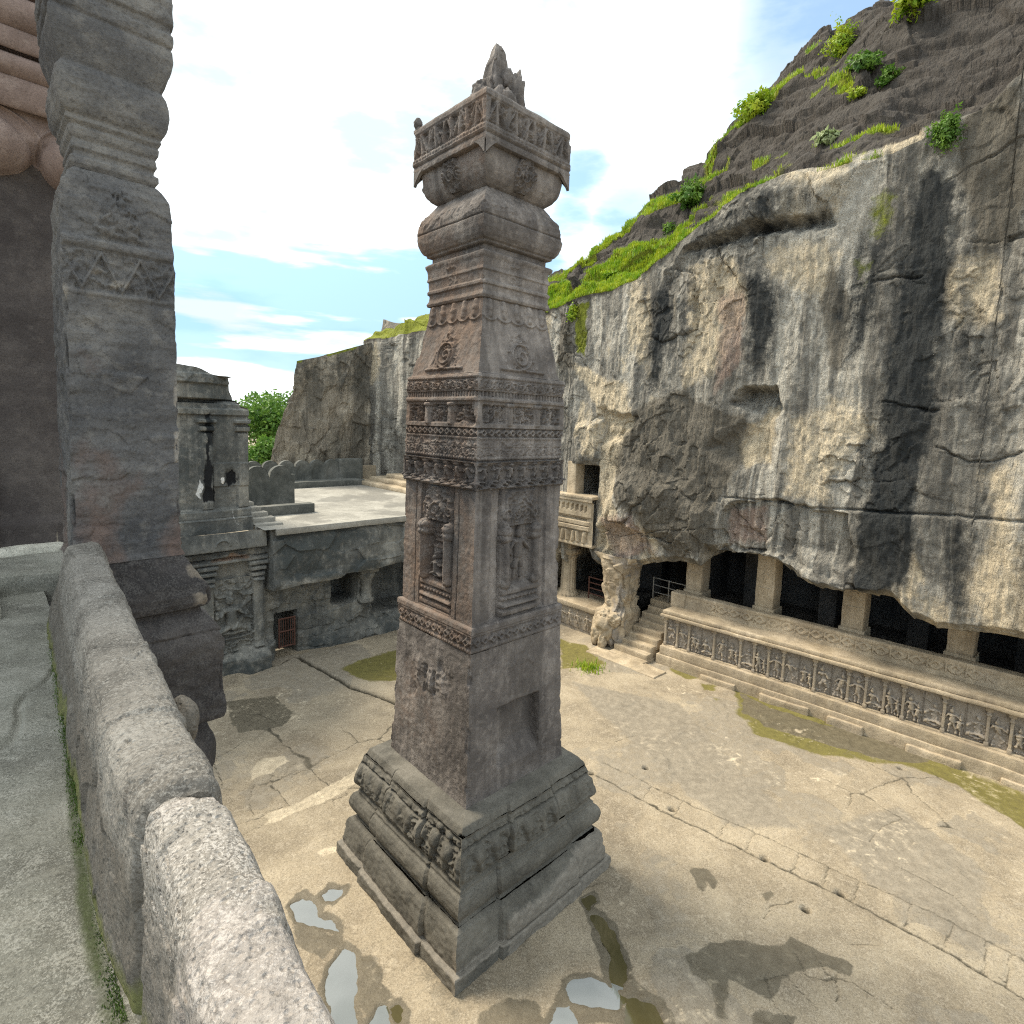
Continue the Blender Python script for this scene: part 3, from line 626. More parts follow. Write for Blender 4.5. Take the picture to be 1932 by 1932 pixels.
m_ = np.interp(Z, [5.12, 7.2], [.998, .972]) - .10 + .12 * h - .04 * (h < .02); MB().grid(W(PC[0] + m_, PC[1] + .02 + X, Z)).build("standing_deity", M_PIL, niche)
def c_dwarfs(face, X, Z, W_):
    d = np.zeros_like(X) - .05 * box2(X, Z, -.97, .97, 7.29, 7.66, .01); n = 7
    for i in range(n):
        cx = -.98 + (i + .5) * 1.96 / n; d = d + .095 * figure(X, Z, cx, 7.36, .30, 30 + i + (face == "R") * 9)
    cell = 1.96 / n; u = ((X + .98) / cell) % 1 - .5; zc = 7.36 - .075 * (1 - (2 * u) ** 2)
    d = d + .055 * ss(.035, .0, np.abs(Z - zc)) + .05 * spirals(X, Z, cell * .5, 7.33, turns=1.2) * ss(7.40, 7.36, Z)
    return d + .035 * ss(7.61, 7.64, Z)
pil("dwarf_frieze", [(.975, 7.235), (1.005, 7.245), (1.015, 7.30), (1.005, 7.64), (1.0, 7.675)], c_dwarfs, dz=.011, nu=190)
def c_b2(face, X, Z, W_):
    d = -.03 * (np.abs(Z - 7.69) < .012) + .02 * beads(X, Z, .07, 7.735, .026)
    d = d + box2(X, Z, -2, 2, 7.765, 7.90, .006) * (-.012 + .032 * np.maximum(foliage(X, Z, 9, 3), .8 * spirals(X, Z, .14, 7.83)))
    d = d + box2(X, Z, -2, 2, 7.92, 8.02, .006) * (-.008 + .024 * foliage(X, Z, 11, 8)) + .02 * beads(X, Z, .055, 8.045, .022)
    d = d + box2(X, Z, -2, 2, 8.065, 8.205, .006) * (-.04 + .05 * lozenges(X, Z, .155, 8.135, .07))
    return d
pil("scroll_band", [(1.0, 7.675), (.985, 7.68), (.99, 7.71), (.995, 7.76), (.99, 7.9), (.998, 7.91), (.985, 8.05), (.99, 8.06), (.985, 8.205), (.995, 8.215)], c_b2, dz=.011, nu=190)
def c_panels(face, X, Z, W_):
    d = np.zeros_like(X)
    for cx in (-.64, 0, .64):
        m = box2(X, Z, cx - .235, cx + .235, 8.285, 8.565, .008); d = d + m * (-.085 + .095 * np.maximum(foliage(X, Z, 8.5, 13 + int(cx * 10) + (face == "R")), .9 * figure(X, Z, cx, 8.29, .27, 60 + int(cx * 7))))
    for cx in (-.32, .32): d = d + .03 * box2(X, Z, cx - .05, cx + .05, 8.25, 8.6, .012) + .03 * box2(X, Z, cx - .09, cx + .09, 8.55, 8.61, .01)
    d = d + .028 * (ss(8.62, 8.63, Z) * ss(8.68, 8.67, Z)) - .03 * (ss(8.69, 8.70, Z) * ss(8.775, 8.77, Z)) * (((X / .07) % 1) < .5)
    if face == "L": d = d - .09 * ss(.16, .05, np.hypot(X - .80, (Z - 8.33) * 1.0) + .05 * fb2(X * 7, Z * 7, 3, 5)) 
    return d
pil("panel_band", [(.995, 8.215), (.992, 8.25), (.978, 8.6), (.985, 8.62), (.985, 8.69), (.975, 8.70), (.97, 8.775)], c_panels, dz=.011, nu=190)
def c_b1(face, X, Z, W_): return box2(X, Z, -2, 2, 8.80, 8.95, .008) * (-.02 + .042 * np.maximum(foliage(X, Z, 9, 23), spirals(X, Z, .15, 8.875))) + .02 * beads(X, Z, .06, 8.995, .025)
pil("upper_scroll_band", [(.97, 8.775), (.985, 8.785), (.978, 8.96), (.97, 8.97), (.985, 9.01), (.975, 9.045), (.94, 9.06)], c_b1, dz=.011, nu=190)
def c_pyr(face, X, Z, W_):
    d = np.zeros_like(X); cz = 9.38; r = np.hypot(X, Z - cz)
    med = np.clip(.05 * ss(.035, .0, np.abs(r - .20)) + .045 * ss(.17, .15, r) * np.maximum(foliage(X, Z, 10, 4 + (face == "R")), spirals(X - .17 + .0, Z, .34, cz)), 0, 1)
    wing = box2(X, Z, -.46, .46, 9.14, 9.7, .05) * ss(.50, .36, np.abs(X) + .45 * (Z - 9.14)) * (r > .22)
    d = d + med + .032 * wing * foliage(X, Z, 8, 14) + .035 * box2(X, Z, -.5, .5, 9.13, 9.17, .01) + .03 * foliage(X, Z, 9, 24) * ss(.09, .03, np.abs(X)) * box2(X, Z, -.2, .2, 9.6, 9.85, .02)
    g = np.zeros_like(X)
    cell = 2 * .72 / 5
    for i in range(5):
        cx = -.72 + (i + .5) * cell; g = np.maximum(g, domes(X, Z, [(cx, 10.0, cx, 10.2, .06, .05), (cx, 10.10, cx, 10.10, .08, .06)]))
    u = ((X + .72) / cell) % 1 - .5; zc = 9.99 - .08 * np.sqrt(np.clip(1 - (2 * u) ** 2, 0, 1)); g = np.maximum(g, .03 * ss(.03, .0, np.abs(Z - zc))); g = np.maximum(g, .018 * (Z > zc))
    return d + g + .01 * fb2(X * 1.5, Z * 4, 3, 93)
pil("pyramid_storey", [(.945, 9.06), (.935, 9.075), (.865, 9.35), (.79, 9.70), (.73, 10.0), (.70, 10.24)], c_pyr, dz=.012, nu=150)
pil("neck_mouldings", [(.70, 10.24), (.745, 10.25), (.762, 10.29), (.742, 10.345), (.735, 10.36), (.735, 10.44), (.762, 10.46), (.762, 10.50), (.728, 10.53), (.735, 10.66), (.755, 10.68), (.748, 10.71), (.74, 10.73), (.752, 10.85), (.775, 10.90), (.78, 10.935), (.755, 10.96), (.69, 10.97), (.69, 11.06)], lambda f, X, Z, W_: .02 * foliage(X, Z, 7, 33) * box2(X, Z, -.2, .12, 10.5, 10.9, .08), dz=.012)
def c_cush(face, X, Z, W_):
    d = -.025 * ss(.014, .0, np.abs(Z - 11.44)); d = d + .022 * foliage(X, Z, 6.5, 43 + (face == "R")) * ss(11.46, 11.52, Z) * ss(11.80, 11.72, Z) * np.clip(ss(.62, .52, np.abs(np.abs(X) - .55) + .0) , 0, 1) * (np.abs(X) > .18)
    return d + .02 * foliage(X, Z, 7, 3) * ss(.2, .1, np.abs(X)) * ss(11.5, 11.55, Z)
pil("cushion", [(.69, 11.06), (.74, 11.07), (.765, 11.085), (.765, 11.11), (.80, 11.13), (.84, 11.19), (.87, 11.28), (.882, 11.38), (.885, 11.48), (.87, 11.58), (.83, 11.68), (.76, 11.78), (.70, 11.86), (.66, 11.92), (.645, 11.945)], c_cush, dz=.014)
bowl = pil("bowl_capital", [(.645, 11.945), (.69, 11.97), (.75, 12.03), (.80, 12.11), (.83, 12.2), (.845, 12.32), (.85, 12.46)], lambda f, X, Z, W_: .01 * fb2(X * 2, Z * 2, 3, 3), dz=.016)
def pend(face):
    mb = MB(); x = np.linspace(-.24, .24, 70); z = np.linspace(11.98, 12.50, 76); X, Z = np.meshgrid(x, z)
    out = ss(.235, .20, np.hypot(X, (Z - 12.22) * .80) + .02 * fb2(X * 9, Z * 9, 2, 3)); out = np.maximum(out, ss(.1, .08, np.abs(X)) * (Z > 12.3))
    h = out * (.03 + .06 * np.maximum(foliage(X, Z, 9, 5 + (face == "R")), np.maximum(spirals(X - .1, Z, .2, 12.2), .9 * figure(X, Z, 0, 12.06, .3, 8))))
    w = np.interp(Z, [11.945, 11.97, 12.03, 12.11, 12.2, 12.32, 12.5], [.645, .69, .75, .80, .83, .845, .85]) - .02 + h
    P = W(PC[0] + X, PC[1] - w, Z) if face == "L" else W(PC[0] + w, PC[1] + X, Z)
    return mb.grid(P).build("medallion", M_PIL, bowl)
pend("L"); pend("R")
def c_box(face, X, Z, W_):
    m = box2(X, Z, -.93, .93, 12.70, 13.03, .008); z = Z
    zig = np.abs(((X / .36) % 1) - .5) * 2; vv = ss(.16, .02, np.abs((Z - 12.70) / .33 - zig)); 
    d = m * (-.055 + .075 * np.maximum(vv, np.maximum(.85 * foliage(X, Z, 7.5, 53 + (face == "R")), .9 * domes(X, Z, [(-.9 + k * .2, 12.72, -.9 + k * .2 + .03 * (-1) ** k, 13.0, .045, 1.0) for k in range(10)]))))
    return d + .015 * ss(.02, 0, np.abs(Z - 12.60)) - .02 * ss(.012, 0, np.abs(Z - 12.56)) + .012 * beads(X, Z, .08, 12.655, .03)
abac = pil("carved_abacus", [(.84, 12.44), (.90, 12.44), (.935, 12.45), (.94, 12.50), (.93, 12.55), (.945, 12.58), (.945, 12.66), (.935, 12.68), (.94, 13.05), (.955, 13.07), (.955, 13.13), (.94, 13.165), (.5, 13.20), (.0, 13.20)], c_box, dz=.012, nu=170, edge=.06)
for sx in (-1, 1):
    for sy in (-1, 1):
        mb = MB(); c0 = np.array([PC[0] + sx * .93, PC[1] + sy * .93]); n = 10; L = np.linspace(0, .26, n); Zb = 12.47 - .22 * (1 - L / .26) ** 1.5
        for dx, dy in ((1, 0), (0, 1)):
            lay = []
            for th in (-.014, .04):
                lay.append(np.stack([np.stack([c0[0] - sx * dx * L - sx * dy * th, c0[1] - sy * dy * L - sy * dx * th, q], -1) for q in (Zb, np.full(n, 12.47))]))
                P = lay[-1]; mb.grid(W(P[..., 0], P[..., 1], P[..., 2]))
            P = np.stack([lay[0][0], lay[1][0]]); mb.grid(W(P[..., 0], P[..., 1], P[..., 2]))
        mb.build("corner_drop", M_PIL, abac)
fin = MB()
pc = np.array([PC[0] + .02, PC[1] + .06])
F = lambda a, b, z: (pc[0] + a, pc[1] + b, z)
fin.rbox(pc[0] - .42, pc[0] + .42, pc[1] - .48, pc[1] + .46, 13.16, 13.42, .04, .06, .07, 4, 3)
fin.blob(F(0, 0, 13.55), (.40, .44, .36), 60, 40, .40, 2.6, 5); fin.blob(F(-.24, -.24, 13.84), (.19, .19, .22), 44, 30, .30, 2.6, 9); fin.blob(F(-.14, -.30, 13.58), (.26, .24, .30), 44, 30, .35, 2.6, 8)
fin.blob(F(.27, .28, 13.74), (.17, .18, .44), 44, 36, .42, 3.0, 12); fin.blob(F(.30, -.02, 13.52), (.22, .26, .26), 36, 24, .4, 2.8, 21); fin.blob(F(.14, .14, 14.02), (.17, .17, .22), 36, 24, .4, 2.8, 33); fin.blob(F(.32, .36, 13.44), (.14, .16, .22), 36, 24, .4, 2.8, 37)
a = np.linspace(0, 2 * math.pi, 56, endpoint=False); zz = np.linspace(13.4, 14.68, 70); A, Z = np.meshgrid(a, zz)
k = np.interp(Z, [13.4, 13.8, 14.1, 14.35, 14.5, 14.58, 14.64, 14.68], [.32, .28, .235, .19, .15, .11, .08, .0])
ca, sa = np.sign(np.cos(A)) * np.abs(np.cos(A)) ** .4, np.sign(np.sin(A)) * np.abs(np.sin(A)) ** .4
P = np.stack([pc[0] - .03 + ca * k * .8 + .03 * (Z - 14), pc[1] - .03 + sa * k * .9 + .05 * (Z - 14), Z], -1)
P += .04 * np.stack([fb3(P, 5, 3, q) for q in (1, 2, 3)], -1); fh = .05 * facets(A * 1.6 + 4, Z * 3.5, 3)[0]; P[..., 0] += fh * np.cos(A); P[..., 1] += fh * np.sin(A)
fin.grid(W(P[..., 0], P[..., 1], P[..., 2]), wrapu=True)
fin.V = [(v - W(pc[0], pc[1], 13.16)) * [.82, .82, .93] + W(pc[0], pc[1], 13.16) for v in fin.V]
fin.build("broken_finial", M_PIL, pillar)
st = MB(); st.rbox(PC[0] - .93, PC[0] - .79, PC[1] - .95, PC[1] - .81, 13.12, 13.20, .03, .03, .01); st.blob((PC[0] - .88, PC[1] - .90, 13.27), (.075, .075, .09), 18, 12, .3, 3, 3)
st.build("corner_stub", M_PIL, pillar)
# ================================================================== RIGHT-HAND CLIFF
CT = 17.3
def cpts(px, t=CT): return [(onT(u, v, t)[0], onT(u, v, t)[2]) for u, v in px]
LIP = cpts([(1062, 1012), (1105, 1032), (1116, 1062), (1150, 1078), (1195, 1068), (1250, 1060), (1318, 1068), (1332, 1034), (1420, 1050), (1470, 1062), (1500, 1090), (1545, 1112), (1600, 1120), (1640, 1122), (1680, 1132), (1720, 1170), (1760, 1185), (1850, 1195), (1932, 1205)])
EDGE = cpts([(1035, 575), (1120, 548), (1200, 522), (1280, 452), (1350, 402), (1420, 348), (1500, 325), (1600, 300), (1700, 270), (1850, 190), (1932, 130)], 17.6)
SKYL = [(-32, 22, 14.6), (-24, 21.5, 14.9), (-19.8, 21, 15.3), (-17.3, 21.5, 16.4), (-14.7, 23, 19.0), (-13, 23, 19.5), (-12, 24, 21.2), (-11.25, 25, 22.6), (-10.7, 25, 22.9), (-9.35, 25.5, 24), (-7.35, 26, 24.8), (-2, 27, 27), (4, 27, 28)]
BALC = (-14.95, -13.55, 5.55, 6.72)
def build_cliff():
    s = np.r_[np.linspace(-32, -18.5, 70)[:-1], np.linspace(-18.5, -.6, 540)[:-1], np.linspace(-.6, 4, 40)]; n = len(s)
    lx, lz = zip(*LIP); zl = np.interp(s, lx, lz, left=2.6, right=3.7) + .09 * fb2(s * 1.7, 0 * s, 3, 1) + .07 * facets(s * 1.6, 0 * s, 71)[0]
    zl = np.where(s < -15.3, np.interp(s, [-16.4, -15.3], [1.0, 3.6]), zl); zl = np.where(s < -16.4, 0.0, zl)
    ex, ez = zip(*EDGE); ze = np.interp(s, ex, ez, left=13.2, right=17.4) + .12 * fb2(s * 1.1, 0 * s + 4, 3, 2)
    kx, kt, kz = zip(*SKYL); tk = np.interp(s, kx, kt); zk = np.interp(s, kx, kz) + .18 * fb2(s * .8, 0 * s, 4, 3)
    R, G = [], []
    def seg(a, b, m, kind, last=False):
        for k in np.linspace(0, 1, m, endpoint=last):
            R.append((a[0] + (b[0] - a[0]) * k, a[1] + (b[1] - a[1]) * k)); G.append((kind, k))
    one = np.ones(n)
    seg((22.5 * one, zl + .5), (18.4 * one, zl + .22), 12, 0); seg((18.4 * one, zl + .22), (17.62 * one, zl), 12, 0); seg((17.62 * one, zl), (17.34 * one, zl + .22), 12, 1)
    seg((17.34 * one, zl + .22), (17.55 * one, ze - .15), 400, 1); seg((17.55 * one, ze - .15), (17.95 * one, ze + .18), 14, 2); seg((17.95 * one, ze + .18), (19.0 * one, ze + .62), 26, 3)
    tm, zm = 19.0 + (tk - 19) * .45, ze + .62 + (zk - ze - .62) * .62
    seg((19.0 * one, ze + .62), (tm, zm), 100, 4); seg((tm, zm), (tk, zk), 60, 4); seg((tk, zk), (tk + 8, zk + .5), 12, 5); seg((tk + 8, zk + .5), (tk + 40, zk + .8), 4, 5, True)
    T = np.array([r[0] for r in R]); Z = np.array([r[1] for r in R]); S = np.repeat(s[None], len(R), 0); K = np.array([g[0] for g in G])[:, None] * np.ones_like(S); KK = np.array([g[1] for g in G])[:, None] * np.ones_like(S)
    wallk = np.where(K <= 1, 1.0, np.where(K == 2, 1 - KK, 0.0)); wallk = np.where(K == 0, np.clip((19.2 - T) / 1.5, 0, 1), wallk)
    slope = 1 - np.where(K <= 1, 1.0, np.where(K == 2, 1 - KK, 0.0))
    ws, wz = S + .30 * fb2(S * .9, Z * .7, 4, 41) + .08 * fb2(S * 6, Z * 2, 3, 43), Z + .30 * fb2(S * .9, Z * .9, 4, 42) + .08 * fb2(S * 4, Z * 4, 3, 44)
    D = .34 * fb2(S * .26, Z * .10, 3, 4) + .13 * fb2(S * .9, Z * .30, 3, 5) + .075 * fb2(S * 2.2, Z * 1.2, 3, 6) + .036 * fb2(S * 8, Z * 3.2, 3, 7)
    f1, e1 = facets(ws * .62, wz * .45, 8); f2, e2 = facets(ws * 1.9, wz * 1.3, 9); rough = ss(-.1, .35, fb2(S * .45, Z * .4, 3, 10))
    f4, e4 = facets(ws * 4.6, wz * 3.0, 19)
    D += .12 * f1 * (.2 + rough) + .085 * f2 * (.25 + rough) + .045 * f4 * (.2 + rough) - .05 * ss(.05, .0, e1) * rough + .030 * fb2(S * 11, Z * 1.8, 3, 27) * (1.2 - rough)
    A = {}
    def mask(polys, soft=.18):
        m = np.zeros_like(S)
        for p in polys: m = np.maximum(m, ss(-soft, soft, sdpoly(ws, wz, cpts(p))))
        return m
    hol = mask([[(1378, 762), (1402, 738), (1456, 734), (1468, 768), (1440, 800), (1410, 800)]], .10); htop = cpts([(1400, 735), (1420, 800)]); D -= (.12 + .60 * ss(htop[1][1] + .1, htop[0][1], Z)) * hol * (1 + .3 * f2)
    h2 = mask([[(1410, 800), (1445, 770), (1452, 870), (1405, 880), (1330, 850)]], .3); D -= .28 * h2
    D -= .30 * mask([[(1345, 1034), (1362, 962), (1400, 938), (1500, 955), (1600, 968), (1620, 1110), (1480, 1060)]], .08)
    D += .28 * mask([[(1500, 1040), (1600, 1060), (1640, 1110), (1560, 1112), (1500, 1088)]], .2)
    D += .35 * mask([[(1108, 1000), (1185, 1010), (1300, 1030), (1330, 960), (1250, 900), (1180, 900)]], .4)
    und = mask([[(1285, 478), (1420, 440), (1560, 415), (1550, 395), (1480, 412), (1350, 442)]], .16); D -= .42 * und * (1 + .6 * f2)
    roll = mask([[(1250, 500), (1285, 462), (1350, 405), (1430, 352), (1540, 335), (1620, 318), (1560, 380), (1420, 425), (1330, 450)]], .32); D += .30 * roll * (1 + .7 * f1)
    D += .25 * mask([[(1080, 800), (1130, 795), (1130, 870), (1075, 880)]], .15) - .3 * mask([[(1130, 770), (1195, 785), (1170, 830), (1135, 840)]], .2)
    fz = np.interp(S, *zip(*cpts([(1375, 940), (1450, 945), (1520, 958), (1650, 968), (1800, 975), (1932, 985)]))) + .05 * fb2(S * 2, 0 * S, 3, 12); fm = ss(-8.6, -8.2, S)
    D += fm * (-.14 * ss(.06, .0, np.abs(Z - fz)) + .09 * ss(.05, -.02, Z - fz) * ss(-1.6, -.1, Z - fz))
    f3 = np.interp(S, *zip(*cpts([(1165, 1012), (1260, 1000), (1345, 995)]))) + .04 * fb2(S * 3, 0 * S, 3, 13); D -= .05 * ss(.03, .0, np.abs(Z - f3)) * ss(-13, -12.6, S) * ss(-8.8, -9.2, S)
    for px in [[(1760, 850), (1830, 862), (1932, 850)], [(1640, 520), (1740, 505)], [(1650, 760), (1760, 770)], [(1780, 330), (1932, 250)]]:
        P = cpts(px); d = dline(ws, wz, P); up = Z - np.interp(S, *zip(*sorted(P))); k_ = .4 + .8 * ss(-.3, .3, fb2(S * 1.3, Z * 1.3, 2, 29)); D += k_ * (-.09 * ss(.05, .0, d) + .025 * ss(.3, .0, d) * (up > 0))
    b = BALC; bal = box2(S, Z, b[0], b[1], b[2], b[3], .05); D = D * (1 - .8 * ss(-15.6, -15.2, S) * ss(-13.2, -13.6, S) * box2(S, Z, -20, -13, 3.2, 6.8, .3)) - 1.7 * bal
    D = D * wallk
    T = T - D
    # upper slope: broken dark rock
    q = .75 * fb2(S * .35, T * .4, 3, 21) + .38 * facets(ws * .35, T * .55 + Z * .5 + S * .1, 22)[0] + .15 * facets(ws * .8, T * 1.0 + Z * 1.6 + S * .2, 23)[0] + .09 * facets(ws * 2.6, T * 2.0 + Z * 3, 26)[0] + .05 * fb2(S * 3.5, T * 3 + Z * 2, 3, 24)
    led = -.18 * ss(.07, .0, np.abs(((Z + .35 * fb2(S * .4, T * .3, 3, 25) + S * .12) / 2.3) % 1 - .5))
    q = (q + led) * slope; T = T - .55 * q; Z = Z + .75 * q
    # ---- lasting stains, plus overhang shadow darkened in below the rock roll
    band = mask([[(1742, 300), (1700, 420), (1672, 640), (1650, 800), (1630, 960), (1612, 1110), (1702, 1112), (1722, 960), (1768, 720), (1800, 520), (1815, 330)]], .38)
    dk = np.maximum(band, .75 * mask([[(1412, 520), (1455, 500), (1470, 560), (1455, 640), (1425, 730), (1410, 690), (1402, 600)], [(1225, 520), (1255, 530), (1262, 600), (1240, 690), (1222, 740), (1208, 680), (1212, 590)], [(1590, 480), (1560, 600), (1600, 730), (1640, 640), (1680, 450), (1640, 380)], [(1290, 470), (1420, 420), (1560, 380), (1560, 420), (1420, 452), (1300, 490)]], .45))  # last outline paints the shadow of the overhang into the undercut
    dk = np.maximum(dk, .6 * mask([[(1640, 1000), (1720, 960), (1700, 1100), (1630, 1100)], [(1770, 980), (1830, 985), (1840, 1150), (1790, 1160)], [(1800, 640), (1840, 560), (1850, 800), (1815, 830)]], .3))
    dk = np.maximum(dk, .55 * roll); dk = np.clip(np.maximum(dk * (.8 + .9 * fb2(S * 2.6, Z * .25, 4, 35)), band * (.92 + .5 * fb2(S * 3.5, Z * .3, 3, 49))), 0, 1)
    wv = S + .25 * fb2(S * .8, Z * .25, 3, 36)
    sA = .55 * fb2(wv * .75, Z * .07, 3, 37) + .40 * fb2(wv * 2.4, Z * .11, 3, 38) + .28 * fb2(wv * 7.5, Z * .22, 3, 39)
    sB = .5 * fb2(wv * .6 + 30, Z * .06, 3, 45) + .45 * fb2(wv * 2.0 + 9, Z * .10, 3, 46) + .3 * fb2(wv * 6.5, Z * .2, 3, 47)
    A['wash'] = np.clip(ss(.0, .30, sA), 0, 1) * wallk * .95
    dk = np.maximum(dk, .48 * ss(.16, .5, sB))
    A['dark'] = dk * wallk
    A['grey'] = wallk * mask([[(1190, 770), (1280, 740), (1400, 790), (1390, 870), (1350, 930), (1340, 1040), (1260, 1050), (1180, 950), (1160, 880)], [(1540, 560), (1570, 480), (1600, 560), (1590, 700), (1560, 690)], [(1040, 580), (1070, 590), (1075, 700), (1048, 700)], [(1810, 180), (1932, 150), (1932, 440), (1850, 460), (1800, 300)]], .22)
    A['pale'] = wallk * np.maximum(mask([[(1070, 690), (1180, 720), (1190, 800), (1165, 900), (1180, 980), (1230, 1030), (1150, 1050), (1120, 1030), (1130, 920), (1135, 800)], [(1400, 800), (1455, 760), (1450, 870), (1395, 880), (1370, 850)]], .22),
                                np.maximum(.75 * mask([[(1440, 460), (1560, 440), (1590, 470), (1560, 560), (1470, 540)], [(1290, 500), (1400, 480), (1440, 560), (1350, 700), (1280, 760)], [(1480, 780), (1600, 740), (1640, 800), (1560, 950), (1480, 940)], [(1850, 880), (1932, 860), (1932, 1150), (1880, 1100)]], .4), .8 * ss(.15, .6, fb2(S * .7, Z * .25, 4, 33))))
    A['pale'] = np.maximum(A['pale'], .8 * ((K == 2) | (K == 3) | ((K == 4) & (KK < .15))) * ss(-6.5, -4.5, S) * ss(-.3, .2, fb2(S * 1.4, Z * 1.4, 3, 53)))
    A['pink'] = wallk * mask([[(1350, 560), (1410, 545), (1400, 680), (1350, 740)], [(1130, 980), (1200, 970), (1240, 1050), (1160, 1060)], [(1375, 960), (1440, 955), (1440, 1030), (1360, 1030)]], .3)
    A['brown'] = np.clip(ss(.25, .7, slope) + wallk * .85 * ss(-.5, .1, Z - np.interp(S, ex, ez) + .5 * fb2(S * .7, Z * .5, 2, 51)) * ss(-9, -12, S), 0, 1)
    gn = fb2(S * .55, T * .8 + Z * .5, 4, 61)
    gm = np.where((K == 2) | (K == 3), 1.0, 0) * ss(-.25, .1, gn + .6 * ss(-7, -10, S) - .35 * ss(-6, -3, S))
    gm = np.maximum(gm, (K == 4) * ss(-6.5, -9.0, S + 1.0 * fb2(S * .5, Z * .5, 3, 63)) * ss(-.60, -.25, gn) * ss(.10, -.06, KK - .12 - .32 * ss(-8.0, -12.0, S) + .14 * gn))
    gm = np.maximum(gm, (K == 4) * ss(.56, .66, gn + .05) * .9)
    gm = np.maximum(gm, (K == 1) * .8 * mask([[(1075, 575), (1098, 570), (1096, 680), (1078, 660)]], .12))
    gm = np.maximum(gm, (K == 1) * .55 * mask([[(1635, 370), (1660, 355), (1690, 375), (1680, 425), (1650, 440), (1630, 410)], [(1612, 480), (1635, 470), (1640, 510), (1622, 530)]], .3))
    A['moss'] = np.clip(gm, 0, 1)
    o = MB().grid(W(S, T, Z), **A).build("cliff", M_CLIFF, base=W(-8, 17.3, 0))
    struct(o, "high quarried rock face overhanging the pillared gallery")
    V = W(S, T, Z); return o, S, T, Z, K, KK, A['moss'], V
cliff, cS, cT, cZ, cK, cKK, cMoss, cV = build_cliff()
_nv, _nu = cS.shape; _I = np.arange(_nv * _nu).reshape(_nv, _nu)
_sub = _I[::2, ::2]; _vv = cV[::2, ::2].reshape(-1, 3); _m = np.arange(_vv.shape[0]).reshape(_sub.shape)
_q = np.stack([_m[:-1, :-1], _m[:-1, 1:], _m[1:, 1:], _m[1:, :-1]], -1).reshape(-1, 4)
BVH = BVHTree.FromPolygons([tuple(v) for v in _vv], [tuple(int(i) for i in q) for q in _q])
def hit(u, v):
    d = ray(u, v); r = BVH.ray_cast(Vector(EYE), Vector(d), 200)
    return np.array(r[0]), np.array(r[1])

# ---- far cliff at the end of the court
def far_cliff():
    s0 = -31.0; z = np.r_[np.linspace(2.5, 11.0, 150), np.linspace(11.0, 14.2, 40)[1:]]
    nv = 190; v = np.linspace(0, 1, nv); u = np.r_[np.linspace(-.6, 0, 34)[:-1], np.linspace(0, 1, 260)]
    Uu, Vv = np.meshgrid(u, v)
    t0 = 11.3; t1 = 23.5
    Tq = t0 + np.clip(Uu, 0, 1) * (t1 - t0)
    top = np.interp(Tq + 1.6 * (1 - np.clip(Uu, 0, 1)), [11.3, 11.9, 12.6, 13.0, 14.05, 15, 18.07, 21.1, 23.5], [10.9, 11.0, 11.2, 11.35, 11.65, 12.0, 13.1, 13.7, 14.0])
    Z = 2.5 + Vv * (top - 2.5)
    lead = np.interp(Z, [2.5, 5.6, 7.3, 8.6, 9.6, 10.4, 11.2], [11.0, 11.4, 11.7, 12.1, 12.75, 12.75, 12.9]) - t0
    Tt = Tq + lead * (1 - np.clip(Uu, 0, 1)); Sx = np.full(Uu.shape, s0); back = np.clip(-Uu / .6, 0, 1); Sx = Sx - 9 * back; Tt = Tt + 5.5 * back
    Ssh = Tt + Sx * .7
    D = .35 * fb2(Ssh * .35, Z * .22, 3, 71) + .16 * fb2(Ssh * 1.1, Z * .6, 3, 72) + .06 * fb2(Ssh * 4, Z * 1.6, 3, 73) + .26 * facets(Ssh * .6, Z * .35, 74)[0] + .12 * facets(Ssh * 1.7, Z * 1.3, 75)[0]
    D -= .5 * ss(1.2, 0, np.abs(Tt - 13.0 - (Z - 9.5) * .1)) * ss(10.5, 9, Z) * .6
    A = dict(pale=np.maximum(ss(.0, .5, fb2(Ssh * .5, Z * .4, 3, 81)) * ss(9.8, 8.5, Z), .9 * ss(5.4, 5.2, Z)), dark=np.maximum(.6 * ss(.1, .45, fb2(Ssh * 1.4, Z * .12, 4, 85)), 0) + 0 * Z if False else np.maximum(ss(.25, .0, np.abs(Tt - 18.9 + .15 * fb2(Z, 0 * Z, 2, 4))) * .9, ss(8.6, 10.6, Z + 1.2 * fb2(Ssh * .8, Z * .3, 3, 82)) * .45), moss=ss(.25, .0, top - Z) * ss(-.1, .3, fb2(Ssh * .9, 0 * Z, 3, 83)))
    Sx = Sx + D * (1 - back); Tt = Tt - D * back
    mb = MB().grid(W(Sx, Tt, Z), **A)
    # the slope above the edge
    u2 = np.linspace(14.9, t1, 120); v2 = np.linspace(0, 1, 30); A2, B2 = np.meshgrid(u2, v2); tp = np.interp(A2, [11.3, 11.9, 12.6, 13.0, 14.05, 15, 18.07, 21.1, 23.5], [10.9, 11.0, 11.2, 11.35, 11.65, 12.0, 13.1, 13.7, 14.0])
    Z2 = tp - .05 + B2 * (.15 + .22 * (A2 - 14.6)) + .25 * fb2(A2 * .5, B2 * 4, 3, 91) * B2; mb.grid(W(s0 - .1 - B2 * 9, A2 + B2 * 8 * (t1 - A2) / (t1 - 14.9), Z2), moss=.8 * ss(-.1, .3, fb2(A2 * .6, B2 * 3, 3, 92)) * ss(.5, .1, B2), pale=.0 * A2, dark=.5 + 0 * A2)
    u3, v3 = np.meshgrid(np.linspace(t1, t1, 2), v)
    return struct(mb.build("far_cliff", M_FAR, base=W(-31, 16, 4)), "rock face closing the far end of the court")
far_cliff()

